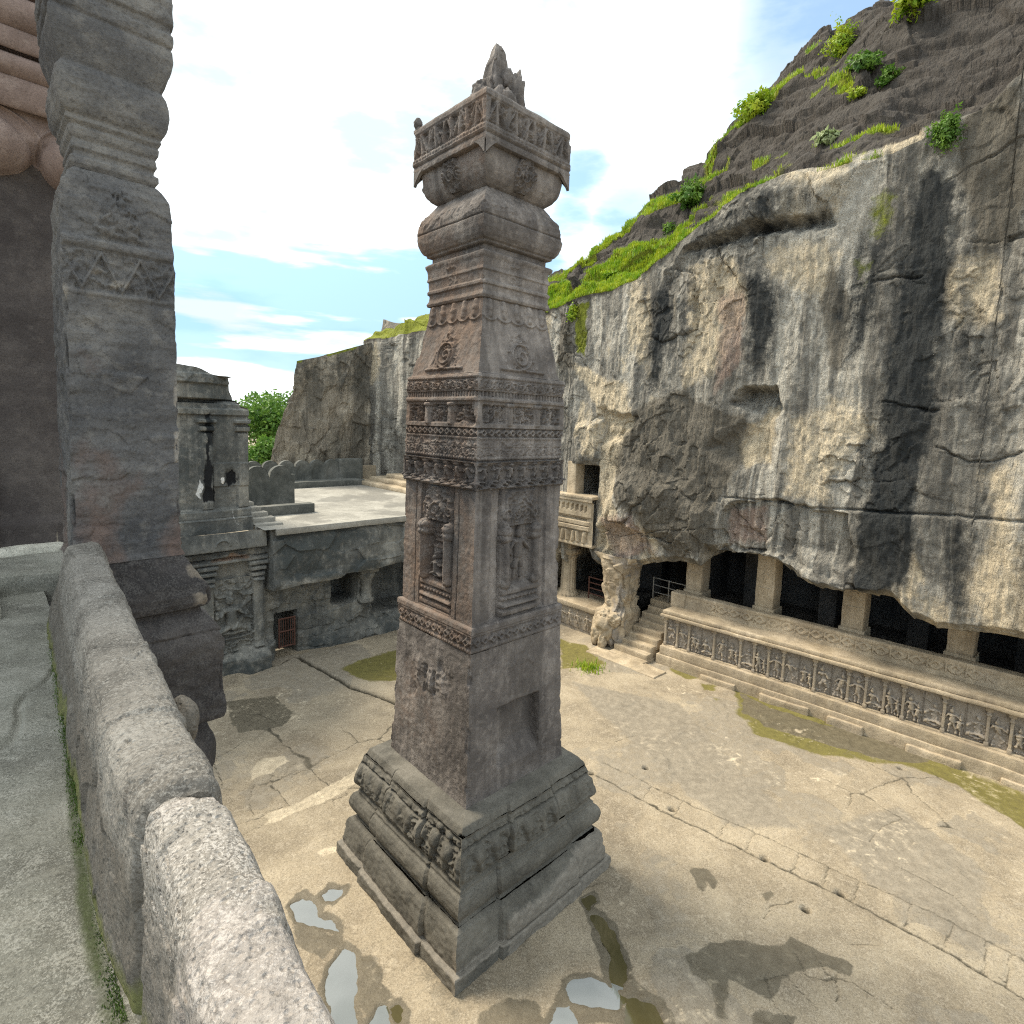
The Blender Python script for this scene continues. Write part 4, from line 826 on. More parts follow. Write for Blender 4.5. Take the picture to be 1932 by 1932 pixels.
# ================================================================== PILLARED GALLERY UNDER THE CLIFF
GS0, GS1 = -10.32, 2.4
W_flat = W
GSK = .062
def W(s, t, z): return W_flat(s, np.asarray(t, float) + GSK * (np.asarray(s, float) + 10.3) * (np.asarray(s, float) > -10.7), z)
gal = empty("rock_cut_gallery", W(-5, 17.3, 0), "long rock cut gallery with square columns and a carved frieze below the overhanging cliff", "gallery")
mb = MB(); mb.rbox(GS0 - .1, GS1, 17.16, 17.8, -.2, .36, .12, .03, .03, 1.6, 2); mb.rbox(GS0, GS1, 17.22, 17.9, .33, .66, .12, .02, .012, 2, 4, grey=.25)
for k, s in enumerate(np.arange(GS0 + 1.6, GS1, 1.9)): mb.rbox(s, s + 1.15 + .3 * math.sin(k * 2.1), 17.06, 17.25, -.15, .18 + .05 * math.sin(k), .1, .03, .03, 2, k)
mb.build("plinth", M_GAL, gal)
mb = MB(); mb.rbox(GS0, GS1, 17.46, 18.2, .64, 1.72, .15, .02, .01, 2, 5, grey=.9); mb.build("frieze_wall", M_GAL, gal)
mb = MB(); mb.rbox(GS0 - .06, GS1, 17.24, 18.3, 1.70, 1.80, .1, .02, .015, 2, 6); mb.rbox(GS0 - .02, GS1, 17.32, 18.4, 1.795, 1.93, .1, .03, .02, 2, 7); mb.rbox(GS0, GS1, 17.36, 18.2, .61, .70, .1, .015, .01, 2, 8); mb.build("coping", M_GAL, gal)
# carved back rest
x = np.linspace(GS0 + .05, GS1, 900); z = np.linspace(1.92, 2.42, 40); X, Z = np.meshgrid(x, z)
h = box2(X, Z, GS0, GS1, 2.06, 2.30, .01) * (-.02 + .05 * np.maximum(lozenges(X, Z, .42, 2.18, .2), (np.abs(((X / .42) % 1) - .05) < .05) * 1.0)) * ss(-.35, .1, fb2(X * .6, 0 * X, 2, 4)) + .02 * ss(2.33, 2.35, Z) + .015 * fb2(X * 2, Z * 4, 3, 3)
mb = MB().grid(W(X, 18.12 - h - .22 * (2.42 - Z) * .5, Z), grey=.15 + 0 * X); mb.rbox(GS0 + .05, GS1, 18.10, 18.42, 2.28, 2.43, .1, .03, .015, 2, 9); mb.rbox(GS0 - .12, GS0 + .4, 18.0, 18.42, 1.9, 2.45, .08, .03, .02, 2, 10)
mb.build("back_rest", M_GAL, gal)
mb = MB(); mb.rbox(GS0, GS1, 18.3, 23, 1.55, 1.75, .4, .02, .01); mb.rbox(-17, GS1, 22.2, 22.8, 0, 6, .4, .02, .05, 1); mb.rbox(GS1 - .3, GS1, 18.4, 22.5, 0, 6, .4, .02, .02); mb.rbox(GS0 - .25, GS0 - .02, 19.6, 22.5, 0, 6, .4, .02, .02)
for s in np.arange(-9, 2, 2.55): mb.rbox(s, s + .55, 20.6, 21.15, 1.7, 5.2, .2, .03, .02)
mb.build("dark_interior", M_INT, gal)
def column(s, tq=18.45, first=None):
    if first is None:
        mb = MB(); mb.rbox(s - .34, s + .34, tq - .06, tq + .66, 1.75, 2.52, .1, .02, .012, 3, 2); mb.rbox(s - .29, s + .29, tq - .02, tq + .6, 2.5, 4.9, .1, .025, .018, 3, 3)
        x = np.linspace(s - .22, s + .22, 40); z = np.linspace(2.5, 3.9, 110); X, Z = np.meshgrid(x, z)
        h = .03 * figure(X, Z, s, 3.35, .4, 4) + .02 * box2(X, Z, s - .18, s + .18, 2.55, 3.2, .01) - .012 * box2(X, Z, s - .1, s + .1, 2.6, 3.15, .01)
        mb.grid(W(X, tq - .025 - h, Z)); return mb.build("column", M_GAL, gal)
    c = first.copy(); c.location = first.location + Vector((E1 + GSK * E2) * (s - column.s0)); scene.collection.objects.link(c); return c
column.s0 = -7.40
col0 = column(-7.40)
for s in (-9.85, -4.85, -2.30, .15): column(s, first=col0)
# frieze panels, five carvings taken in turn, and the little pilasters between them
pw = .437; npan = int((GS1 - GS0 - .2) / pw); pan0 = []
for k in range(9):
    x = np.linspace(-pw * .46, pw * .46, 44); z = np.linspace(.70, 1.70, 84); X, Z = np.meshgrid(x, z)
    arch = np.hypot(X / .19, np.maximum(Z - 1.42, 0) / .22); inn = ss(1.06, .96, arch)
    h = -.055 * inn + inn * (.13 * np.maximum(figure(X, Z, .02 * (-1) ** k - .05 * (k in (2, 5, 7)), .76, (.74, .66, .62, .6, .7, .58, .74, .6, .68)[k], 100 + k * 7, k in (3, 6)), figure(X, Z, .09, .74, .45, 150 + k) if k in (2, 5, 7) else 0) * (1 - .5 * ss(.05, .4, fb2(X * 5, Z * 5, 3, 300 + k))) + .07 * foliage(X, Z, 6, k) * ss(.04, .1, np.abs(X))) + .03 * box2(X, Z, -.17, .17, .72, .78, .01)
    s0 = GS0 + .1 + (k + .5) * pw
    o = MB().grid(W(s0 + X, 17.44 - h, Z), grey=1.0 - .5 * np.clip(h / .08, 0, 1)).build("relief_panel", M_GAL, gal); pan0.append((o, s0))
    if k == 0:
        q = MB(); se = GS0 + .1
        q.rbox(se - .032, se + .032, 17.37, 17.5, .68, 1.48, .08, .01, .006, 4, 3, grey=.5); q.rbox(se - .052, se + .052, 17.35, 17.5, 1.46, 1.53, .05, .015, .004, 4, 3, grey=.6); q.rbox(se - .042, se + .042, 17.36, 17.5, 1.52, 1.60, .05, .02, .004, 4, grey=.6); q.rbox(se - .075, se + .075, 17.34, 17.5, 1.59, 1.70, .05, .02, .006, 4, grey=.4); q.rbox(se - .05, se + .05, 17.35, 17.5, .68, .80, .05, .02, .004, 4, grey=.6)
        pil0 = q.build("pilaster", M_GAL, gal)
rnd = random.Random(4)
for i in range(npan):
    if i >= 9:
        src, sx = pan0[(i * 4 + i // 9) % 9]; c = src.copy(); c.location = src.location + Vector((E1 + GSK * E2) * (GS0 + .1 + (i + .5) * pw - sx)); scene.collection.objects.link(c)
    if i and i % 7 not in (3, 5): c = pil0.copy(); c.location = pil0.location + Vector((E1 + GSK * E2) * (i * pw)); scene.collection.objects.link(c)

W = W_flat
# ---- stairs at the gallery's end
stp = MB()
for k in range(9):
    tt = 16.55 + k * .28; z1 = .10 + k * .2
    w0 = -12.0 if k < 4 else -11.75
    stp.rbox(w0 + .04 * math.sin(k * 3), -10.55 + (.03 * math.cos(k * 2)), tt, tt + .9 if k < 8 else tt + 3, z1 - .35, z1, .08, .03, .015, 2.5, k)
stp.rbox(-12.6, -9.7, 15.95, 16.7, -.2, .07, .15, .03, .03, 1.5, 3)
tag(stp.build("stone_steps", M_GAL, base=W(-11.2, 16.6, 0)), "worn stone steps climbing into the dark opening at the end of the gallery", "steps")
def rail(name, pts, n, zs, mat, label, r=.022):
    a, b = np.array(pts[0], float), np.array(pts[1], float); base = W(*((a + b) / 2))
    e = empty(name, base, label, "railing")
    for k in range(n):
        f = k / (n - 1); p = a + (b - a) * f; MB().tube([W(*p), W(p[0], p[1], p[2] + zs[-1] + .03)], r * 1.2).build("post", mat, e)
    for z in zs: MB().tube([W(a[0], a[1], a[2] + z), W(b[0], b[1], b[2] + z)], r).build("rail", mat, e)
    return e
rail("metal_railing", [(-11.75, 18.9, 1.65), (-10.4, 18.9, 1.65)], 3, (.3, .58, .86), M_STEEL, "thin grey metal railing across the head of the stone steps")

# ---- rock pier and the second cave beyond it
pier = empty("rock_pier", W(-12.45, 17.6, 0), "rough pale rock pier with a broken carved figure beside the stone steps", "pier")
mb = MB(); y = np.linspace(-.1, 3.5, 150); an = np.linspace(0, 2 * math.pi, 120, endpoint=False); An, Zz = np.meshgrid(an, y)
kx = np.interp(Zz, [-.1, .3, .8, 1.3, 1.5, 2.6, 3.0, 3.5], [.62, .62, .70, .62, .50, .52, .62, .9]); ky = np.interp(Zz, [-.1, .5, 1.3, 1.5, 3.5], [.75, .9, .75, .5, .7])
P = np.stack([-12.45 + np.sign(np.cos(An)) * np.abs(np.cos(An)) ** .55 * kx, 17.75 + np.sign(np.sin(An)) * np.abs(np.sin(An)) ** .55 * ky, Zz], -1)
h = .14 * facets(An * 2.6, Zz * 2.2, 4)[0] + .10 * fb3(P, 2.0, 4, 6); P[..., 0] += h * np.cos(An); P[..., 1] += h * np.sin(An)
mb.grid(W(P[..., 0], P[..., 1], P[..., 2]), wrapu=True, grey=np.clip(.8 * ss(.0, .3, fb3(P, 1.4, 3, 9)), 0, 1)); mb.build("shaft", M_GAL, pier)
mb = MB()
for c, r in [((-12.5, 16.95, .75), (.42, .34, .55)), ((-12.75, 16.8, .45), (.25, .22, .45)), ((-12.15, 16.95, 1.15), (.30, .25, .25)), ((-12.6, 17.0, 1.2), (.25, .25, .22)), ((-12.45, 16.72, .25), (.16, .18, .35))]: mb.blob(c, r, 40, 28, .45, 2.6, int(c[2] * 20))
mb.build("broken_figure", M_GAL, pier)
TB = 18.3
cave = empty("two_storey_cave_front", W(-14.5, 18, 0), "two storey cave front with carved balcony and fluted column beside the rock pier", "cave temple")
mb = MB(); mb.rbox(-17.2, -13.0, 17.35, 19, -.2, .95, .1, .03, .02, 2, 2, grey=.7); mb.rbox(-17.2, -12.9, 17.2, 18.9, .95, 1.15, .1, .03, .02, 2, 3)
X, Z = np.meshgrid(np.linspace(-17, -13.0, 260), np.linspace(.15, .92, 50)); hh = np.zeros_like(X)
for k in range(9): hh = np.maximum(hh, .09 * figure(X, Z, -16.8 + k * .45, .2, .62, 200 + k))
mb.grid(W(X, 17.33 - hh, Z), grey=.6 + 0 * X); mb.build("carved_base", M_GAL, cave)
px = onT(1073, 1080, 18.0); cs = px[0]
mb = MB(); mb.lathe((cs, 18.0, 0), [(.46, 1.12), (.46, 1.25), (.40, 1.28), (.36, 1.36), (.33, 1.40), (.31, 2.7), (.31, 2.75), (.36, 2.78), (.36, 2.84), (.33, 2.88), (.47, 2.95), (.50, 3.05), (.47, 3.15), (.36, 3.2)], 64, .006, 2, 16); mb.rbox(cs - .36, cs + .36, 17.64, 18.36, 3.18, 3.75, .06, .02, .01); mb.build("column", M_GAL, cave)
for s in (cs - 2.0,):
    mb = MB(); mb.lathe((s, 18.0, 0), [(.46, 1.12), (.46, 1.25), (.36, 1.36), (.31, 2.75), (.36, 2.84), (.50, 3.05), (.36, 3.2)], 32, .006, 2, 16); mb.build("column", M_GAL, cave)
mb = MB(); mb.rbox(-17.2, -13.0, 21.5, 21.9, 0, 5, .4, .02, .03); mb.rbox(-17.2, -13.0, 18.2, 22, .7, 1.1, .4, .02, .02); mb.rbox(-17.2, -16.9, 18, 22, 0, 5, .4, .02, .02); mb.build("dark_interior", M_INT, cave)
# balcony parapet on the upper storey
mb = MB(); bz = 3.95
X, Z = np.meshgrid(np.linspace(-16.8, -13.45, 300), np.linspace(bz - .35, bz + 1.62, 160)); hh = .02 * fb2(X * 3, Z * 3, 3, 3)
hh += .12 * box2(X, Z, -17, -13.4, bz + 1.38, bz + 1.55, .015) + .06 * box2(X, Z, -17, -13.5, bz + .78, bz + 1.38, .015) - .09 * box2(X, Z, -17, -13.75, bz + .98, bz + 1.26, .015) * (((X / .24) % 1) > .30) * (np.abs(Z - bz - 1.12 - .05 * np.sin(X * 26)) < .12)
hh += .06 * box2(X, Z, -17, -13.6, bz + .45, bz + .62, .012) - .09 * box2(X, Z, -17, -13.75, bz + .63, bz + .72, .01) + .09 * box2(X, Z, -17, -13.6, bz + .25, bz + .42, .012)
hh += box2(X, Z, -17, -13.7, bz - .25, bz + .2, .02) * (-.05 + .12 * domes(X, Z, [(-16.7 + k * .28, bz - .2, -16.7 + k * .28 + .05 * (-1) ** k, bz + .15, .10, 1.0) for k in range(11)]))
mb.grid(W(X, 17.12 - hh, Z)); mb.rbox(-16.8, -13.45, 16.98, 17.7, bz + 1.5, bz + 1.62, .1, .02, .01); mb.rbox(-16.8, -13.45, 17.1, 17.7, bz - .4, bz - .3, .1, .02, .01); mb.build("balcony", M_GAL, cave)
mb = MB(); mb.rbox(-15.05, -14.62, 17.35, 17.9, 5.5, 6.85, .1, .02, .015, 3); mb.build("upper_column", M_GAL, cave)
rail("metal_railing", [(-14.4, 18.25, 1.15), (-12.9, 18.25, 1.15)], 2, (.22, .45, .68, .9), M_RUST, "rusty red metal railing beside the fluted cave column", .028)

# ================================================================== BACK OF THE COURT: GATEWAY, TERRACE
GB = -18.9
gate = empty("gateway_block", W(GB, 5.5, 0), "dark weathered gateway block with a carved deity and a black streaked tower", "gateway")
def wall_height(X, Z):
    """how far the back wall stands out towards the court at (t, z)"""
    d = .07 * fb2(X * .7, Z * .7, 4, 3) + .03 * fb2(X * 3.2, Z * 3.2, 3, 4)
    right = ss(6.7, 6.85, X)
    # rock roll over the right half
    low = np.interp(X, [6.7, 9, 12.3, 17.5], [2.56, 2.66, 2.88, 3.0]) + .06 * fb2(X * 2, 0 * X, 3, 5)
    rl = np.clip((Z - low) / (4.5 - low), 0, 1); d += right * (.60 * np.sqrt(np.clip(1 - (rl * 1.0 - .25) ** 2 / 1.0, 0, 1)) * (Z > low) + .10 * facets(X * 1.1, Z * 1.6, 6)[0] * (Z > low) + .10 * ss(.3, .0, np.abs(Z - low - .15)) * (.5 + fb2(X * 2.5, 0 * X, 2, 9)))
    lowk = right * (Z <= low); d += lowk * (-.15 + .14 * facets(X * .9, Z * 1.7, 7)[0] + .05 * facets(X * 2.5, Z * 4, 8)[0] + .45 * ss(.75, .0, Z) * ss(8.2, 9, X) * .7)
    d += lowk * .10 * (foliage(X, Z, 2.4, 12)) * box2(X, Z, 7.1, 8.9, 1.75, 2.55, .1)
    for a, b, c, e in ((9.12, 10.2, 1.42, 2.74), (10.78, 13.2, .75, 2.82), (13.7, 16.0, .75, 2.9)): d -= 1.5 * box2(X, Z, a, b, c, e, .05) * ss(1.1, .9, ((X - (a + b) / 2) / ((b - a) / 2)) ** 6 + (np.maximum(0, np.abs(Z - (c + e) / 2)) / ((e - c) / 2)) ** 6)
    d -= 1.2 * box2(X, Z, 7.12, 7.86, -.3, 1.52, .04)
    left = 1 - right
    # gateway: cornice, capitals, relief field between two pilasters
    d += left * (.42 * box2(X, Z, 0, 6.7, 4.05, 4.75, .03) * (.75 + .25 * ss(4.75, 4.1, Z)) + .30 * box2(X, Z, 0, 6.75, 3.62, 3.74, .02) + .16 * box2(X, Z, 0, 6.75, 3.80, 4.02, .03) + .12 * foliage(X, Z, 3, 4) * box2(X, Z, 0, 6.7, 3.74, 4.02, .02))
    arch = np.hypot(X - 5.35, (Z - 4.2)); d += left * .06 * ss(.03, .0, np.abs(arch - .20)) * (Z > 4.2)
    for px_ in (4.95, 6.45):
        d += .22 * box2(X, Z, px_ - .17, px_ + .17, .75, 3.0, .015) + .34 * box2(X, Z, px_ - .26, px_ + .26, 3.28, 3.42, .02) + .30 * box2(X, Z, px_ - .22, px_ + .22, 3.08, 3.22, .02) + .34 * box2(X, Z, px_ - .30, px_ + .30, 3.46, 3.6, .02) + .27 * box2(X, Z, px_ - .2, px_ + .2, 2.98, 3.06, .02)
    d += left * .30 * ss(.75, .45, Z + .15 * fb2(X * 2, 0 * X, 2, 6)) + .35 * box2(X, Z, 5.9, 7.05, -.3, .75, .15)
    return d
S = []
X, Z = np.meshgrid(np.linspace(2.0, 17.4, 620), np.linspace(-.2, 4.62, 240)); D = wall_height(X, Z)
cap = np.maximum(D, 0)
at = dict(dark=np.clip(.8 * ss(6.7, 7.2, X) * ss(2.6, 2.9, Z) * ss(-.2, .3, fb2(X * .5, Z * .8, 3, 14)) + .7 * ss(1.0, .2, Z) * ss(-.2, .2, fb2(X * .8, Z * .8, 3, 15)), 0, 1), warm=ss(6.8, 6.6, X) * box2(X, Z, 0, 6.8, 3.72, 4.02, .05) * ss(-.2, .2, fb2(X * 1.5, Z * 2, 2, 3)),
          white=.5 * ss(.30, .5, fb2(X * 7, Z * 9, 3, 17)) * ss(.35, .0, np.abs(Z - 2.85)) * ss(6.7, 7, X))
mb = MB().grid(W(GB + D, X, Z), **at); mb.rbox(GB - 2.5, GB + .25, -14, 2.1, -.3, 4.6, .3, .05, .05, 1, 3, dark=.4); mb.rbox(GB - 3.2, GB - .2, -14, 1.6, 4.5, 9.4, .3, .05, .05, 1, 4, dark=.4); mb.build("court_wall", M_BACK, gate)
fx, fz = np.meshgrid(np.linspace(5.1, 6.3, 110), np.linspace(1.02, 3.1, 190))
hh = .26 * figure(fx, fz, 5.66, 1.25, 1.55, 3, True) + .14 * foliage(fx, fz, 2.6, 6) * ss(.1, .5, np.abs(fx - 5.66) + .3 * (fz > 2.4)) + .12 * ss(.06, .0, np.abs(fz - 1.15 - .25 * np.clip(fx - 5.9, 0, 1))) + .10 * domes(fx, fz, [(5.7, 1.5, 6.1, 1.9, .1, 1), (5.95, 2.1, 6.2, 2.4, .07, 1), (5.3, 2.0, 5.2, 2.4, .07, 1)])
MB().grid(W(GB + .07 + hh, fx, fz)).build("deity_relief", M_BACK, gate)
fx, fz = np.meshgrid(np.linspace(5.1, 6.3, 80), np.linspace(.7, 1.05, 40)); MB().grid(W(GB + .06 + .12 * foliage(fx, fz, 3.5, 16), fx, fz)).build("beast_relief", M_BACK, gate)
mb = MB(); mb.lathe((GB - .05, 10.48, 0), [(.30, 1.40), (.30, 1.5), (.22, 1.56), (.20, 2.05), (.23, 2.1), (.21, 2.2), (.32, 2.36), (.35, 2.46), (.30, 2.55)], 32, .02, 3); mb.rbox(GB - .4, GB + .3, 10.1, 10.86, 2.54, 2.9, .08, .05, .02); mb.build("stub_column", M_BACK, gate)
# tower above
tx = np.linspace(1.5, 6.42, 330); tz = np.linspace(4.55, 9.75, 330); X, Z = np.meshgrid(tx, tz)
rt = np.interp(Z, [4.5, 5.2, 8.3, 8.72, 8.8, 9.1, 9.3, 9.5, 9.75], [6.45, 6.40, 6.40, 6.40, 6.15, 6.15, 6.0, 5.98, 5.90]); ztop = 9.75 - .12 * ss(4.2, 6.0, X) - .22 * ss(5.2, 6.1, X)
Xr = 1.5 + (X - 1.5) / (6.42 - 1.5) * (rt - 1.5); Zr = 4.55 + (Z - 4.55) / 5.2 * (ztop - 4.55)
d = .05 * fb2(Xr * .9, Zr * .9, 4, 23) + .02 * fb2(Xr * 4, Zr * 4, 3, 24)
d += .30 * box2(Xr, Zr, 0, 9, 4.5, 5.0, .03) + .22 * box2(Xr, Zr, 0, 9, 5.0, 5.28, .04) - .25 * box2(Xr, Zr, 0, 9, 8.62, 8.72, .02) + .14 * ss(8.72, 8.76, Zr) + .10 * box2(Xr, Zr, 0, 9, 9.2, 9.5, .03) + .05 * foliage(Xr, Zr, 2.5, 5) * ss(9.2, 9.25, Zr)
for px_ in (5.12, 6.20): d += .14 * box2(Xr, Zr, px_ - .16, px_ + .16, 5.3, 7.7, .015) + .24 * box2(Xr, Zr, px_ - .27, px_ + .27, 8.0, 8.12, .02) + .20 * box2(Xr, Zr, px_ - .21, px_ + .21, 7.75, 7.9, .02)
d += .10 * box2(Xr, Zr, 0, 9, 8.25, 8.45, .02) + .05 * box2(Xr, Zr, 0, 9, 6.0, 6.75, .02) * (Xr > 5.3)
wx, wz = Xr + .08 * fb2(Xr * 4, Zr * 4, 3, 31), Zr + .08 * fb2(Xr * 4, Zr * 4, 3, 32)
tp = lambda px: [(onS(u, v, GB)[1], onS(u, v, GB)[2]) for u, v in px]
hole = ss(-.10, .10, .12 * fb2(Xr * 9, Zr * 4, 3, 48) + sdpoly(wx, wz, tp([(429, 900), (436, 888), (450, 892), (449, 912), (440, 920), (430, 914)]))); d -= .10 * hole; slot = ss(-.06, .10, .06 * fb2(Xr * 14, Zr * .8, 3, 44) + sdpoly(wx, wz, tp([(392, 782), (408, 780), (404, 850), (408, 948), (388, 950), (391, 860)]))); d -= .04 * slot
lightp = np.maximum(ss(-.02, .04, sdpoly(wx, wz, tp([(386, 900), (388, 944), (372, 938)]))), ss(-.02, .03, sdpoly(wx, wz, tp([(425, 900), (430, 902), (429, 916), (424, 912)]))))
at = dict(black=np.maximum(slot, np.maximum(hole, .8 * ss(-.04, .05, sdpoly(wx, wz, tp([(408, 915), (414, 918), (412, 950), (406, 950)]))))), white=np.maximum(lightp, .45 * ss(.03, .0, dline(wx, wz, tp([(440, 920), (438, 945), (445, 985), (452, 992)])))), dark=.5 * ss(-.1, .3, fb2(Xr * .6, Zr * .4, 3, 34)))
d = d - .9 * ss(4.9, 6.3, Xr) ** 1.5 * ss(8.66, 8.74, Zr) - .12 * ss(5.5, 6.4, Xr)
mb = MB().grid(W(GB - .35 + d, Xr, Zr), **at)
e = np.linspace(0, 1, 40); E_, Z2 = np.meshgrid(e, tz); r2 = np.interp(Z2, [4.5, 5.2, 8.3, 8.72, 8.8, 9.1, 9.3, 9.5, 9.75], [6.45, 6.40, 6.40, 6.40, 6.15, 6.15, 6.0, 5.98, 5.90]); zz = 4.55 + (Z2 - 4.55) / 5.2 * (9.75 - .28 - 4.55)
mb.grid(W(GB - .35 + np.interp(E_, [0, 1], [0, -3.2]) + d[:, -1:] * (1 - E_), r2 + .05 * fb2(E_ * 5, zz * 1.5, 3, 8), zz))
Tt, Ee = np.meshgrid(tx, np.linspace(0, 1, 20)); rt2 = 1.5 + (Tt - 1.5) / 4.92 * (5.90 - 1.5); mb.grid(W(GB - .3 - 3.2 * Ee, rt2, 9.75 - .16 * ss(4.2, 6.0, Tt) - .12 * ss(5.4, 6, Tt) + .1 * fb2(Tt, Ee * 3, 3, 5)))
mb.build("upper_tower", M_BACK, gate)
g2 = empty("barred_gate", W(GB - .2, 7.5, 0), "small rusty barred gate in the low doorway below the terrace", "gate")
mb = MB()
for z in (.42, .95, 1.4): mb.tube([W(GB + .05, 7.15, z), W(GB + .05, 7.72, z)], .03)
for t in (7.17, 7.7): mb.tube([W(GB + .05, t, .38), W(GB + .05, t, 1.42)], .03)
frm = mb.build("frame", M_RUST, g2)
mb = MB()
for t in np.linspace(7.24, 7.64, 6): mb.tube([W(GB + .04, t, .4), W(GB + .04, t, 1.4)], .014)
mb.build("bars", M_RUST, frm)

terr = MB(); X, T = np.meshgrid(np.linspace(-30.2, GB + .55, 380), np.linspace(6.55, 17.4, 360)); jn = np.maximum(ss(.03, .0, np.abs(((X + .04 * fb2(T, X, 2, 5)) / 1.3) % 1 - .5) * 1.3), ss(.03, .0, np.abs(((T + .04 * fb2(X, T, 2, 6)) / 1.7 + .5 * (np.floor(X / 1.3 + .5) % 2)) % 1 - .5) * 1.7)); terr.grid(W(X, T, 4.62 + .012 * fb2(X * 2, T * 2, 3, 3) - .01 * jn), joint=.75 * jn, stain=ss(.0, .5, fb2(X * .5, T * .6, 4, 8)))
terr.rbox(GB + .45, GB + .62, 6.9, 17.4, 4.42, 4.635, .15, .02, .012, 2)
struct(terr.build("terrace_floor", M_TERR, base=W(-24, 12, 4.6)), "pale paved terrace above the gateway")
def merlon_wall(name, a, b, zb, h, n, label, th=.22):
    """low rendered wall whose top is a row of rounded merlons"""
    a, b = np.array(a, float), np.array(b, float); u = np.linspace(0, 1, n * 16 + 1); cell = (u * n) % 1; top = zb + h - .30 * h + .30 * h * np.sqrt(np.clip(1 - (2 * cell - 1) ** 2, 0, 1))
    v = np.r_[np.linspace(0, 1, 14)]; Uu, Vv = np.meshgrid(u, v); Z = zb + Vv * (np.interp(Uu, u, top) - zb); d = (b - a) / np.linalg.norm(b - a); nrm = np.array([-d[1], d[0]])
    arch = np.hypot(((Uu * n) % 1 - .5) / .36, np.maximum(Z - zb - .45 * h, 0) / (.40 * h)); rec = -.05 * ss(1.05, .9, arch) * ss(.08, .14, (Z - zb) / h)
    mb = MB()
    for sd in (1, -1):
        p = a[None, None] + Uu[..., None] * (b - a) + nrm * sd * (th / 2 + rec)[..., None]; mb.grid(W(p[..., 0], p[..., 1], Z))
    C, E_ = np.meshgrid(u, [-.55, 0, .55]); p = a[None, None] + C[..., None] * (b - a) + nrm * (E_ * th)[..., None]; mb.grid(W(p[..., 0], p[..., 1], np.interp(C, u, top) + .015 - .02 * np.abs(E_)))
    for q in (0, 1):
        p = a + (b - a) * q; mb.rbox(p[0] - th * .52, p[0] + th * .52, p[1] - th * .52, p[1] + th * .52, zb, zb + h * .78, .2, .02, .01)
    return tag(mb.build(name, M_CONC, base=W(*((a + b) / 2), zb)), label, "parapet")
q1 = onZ(462, 905, 4.62); q2 = onZ(630, 911, 4.62); sfar = -29.6
merlon_wall("scalloped_parapet", (sfar, 9.6), (sfar, 14.6), 4.62, 1.35, 6, "long dark scalloped parapet along the far edge of the terrace")
merlon_wall("scalloped_parapet", (-23.2, 6.6), (-23.2, 9.35), 4.62, 1.65, 3, "short dark scalloped parapet close beside the gateway tower")
mb = MB(); mb.rbox(sfar - .4, sfar + .25, 14.55, 16.0, 4.62, 6.0, .15, .06, .03); mb.rbox(sfar - .2, sfar + 1.2, 10.5, 15.6, 4.6, 4.92, .2, .03, .02)
tag(mb.build("terrace_pier", M_CONC, base=W(sfar, 15.2, 4.62)), "square rendered end pier and low kerb at the far side of the terrace", "pier")
mb = MB(); mb.rbox(-21.3, -20.9, 6.9, 9.35, 4.6, 4.98, .2, .02, .012); tag(mb.build("low_kerb_wall", M_CONC, base=W(-21.1, 8.2, 4.62)), "low grey kerb wall across the terrace in front of the scalloped parapet", "wall")
mb = MB()
for k in range(5): mb.rbox(-20.9 + k * .35, -20.5 + k * .35, 6.5 , 6.95 + k * .12, 4.4, 5.25 - k * .14, .1, .015, .01)
tag(mb.build("terrace_steps", M_TERR, base=W(-20, 6.8, 4.6)), "small flight of pale steps beside the gateway tower", "steps")
mb = MB()
for k in range(3): mb.rbox(-29.5 + k * 1.0, -23.5, 15.4 + k * .5, 17.5, 4.6 + k * .22, 4.84 + k * .22, .3, .04, .03, 1.2, k)
mb.rbox(-30.6, -30.3, 15.6, 21, 4.6, 5.5, .3, .04, .03)
tag(mb.build("stone_benches", M_GAL, base=W(-26, 16.4, 4.6)), "stepped pale stone ledges along the cliff side of the terrace", "ledge")
h0, h1 = onS(733, 735, -30.5), onS(768, 885, -30.2)
pts = [h0, onS(742, 790, -30.4), onS(738, 830, -30.4), onS(748, 860, -30.3), h1]; cp = []
for i in range(len(pts) - 1):
    for f in np.linspace(0, 1, 10, endpoint=False): cp.append(pts[i] * (1 - f) + pts[i + 1] * f)
cp = np.array(cp); cp = np.array([cp[max(0, i - 4):i + 5].mean(0) for i in range(len(cp))])
tag(MB().tube(W(cp[:, 0] + .15, cp[:, 1], cp[:, 2]), .045, 6).build("hanging_hose", M_HOSE, base=W(*h1)), "thin white hose hanging down the far cliff", "hose")

# ================================================================== VIEWER'S BALCONY ON THE LEFT
X, T = np.meshgrid(np.r_[np.linspace(-6.6, -1.2, 260)[:-1], np.linspace(-1.2, .6, 140)], np.r_[np.linspace(-3, -.9, 30)[:-1], np.linspace(-.9, .36, 150)])
Z = 6.7 + .018 * fb2(X * 1.6, T * 1.6, 4, 3) + .008 * fb2(X * 8, T * 8, 3, 4)  - .02 * ss(.02, .0, np.abs(fb2(X * .7, T * .9, 3, 9))) 
crk = ss(.02, .0, np.abs(fb2(X * .9 + 3, T * .8, 3, 19))) * .6
at = dict(moss=np.clip(ss(.04, .0, np.abs(T - .155 - .036 * ss(-2.4, -1.2, X) + .04 * (X + 1.0) + .03 * fb2(X * 2.2, 0 * X, 3, 8))) * ss(-5.4, -4.6, X) * (.15 + .75 * ss(-.3, .3, fb2(X * 1.4, T, 3, 10))) + .10 * ss(.1, .5, fb2(X * 1.1, T * 1.1, 3, 11)), 0, 1), pale=np.clip(ss(.12, .5, fb2(X * 1.3, T * 1.8, 4, 12)) * (.5 + .5 * ss(-2.4, -1.2, X)) + ss(-5.4, -5.6, X) * 0, 0, 1))
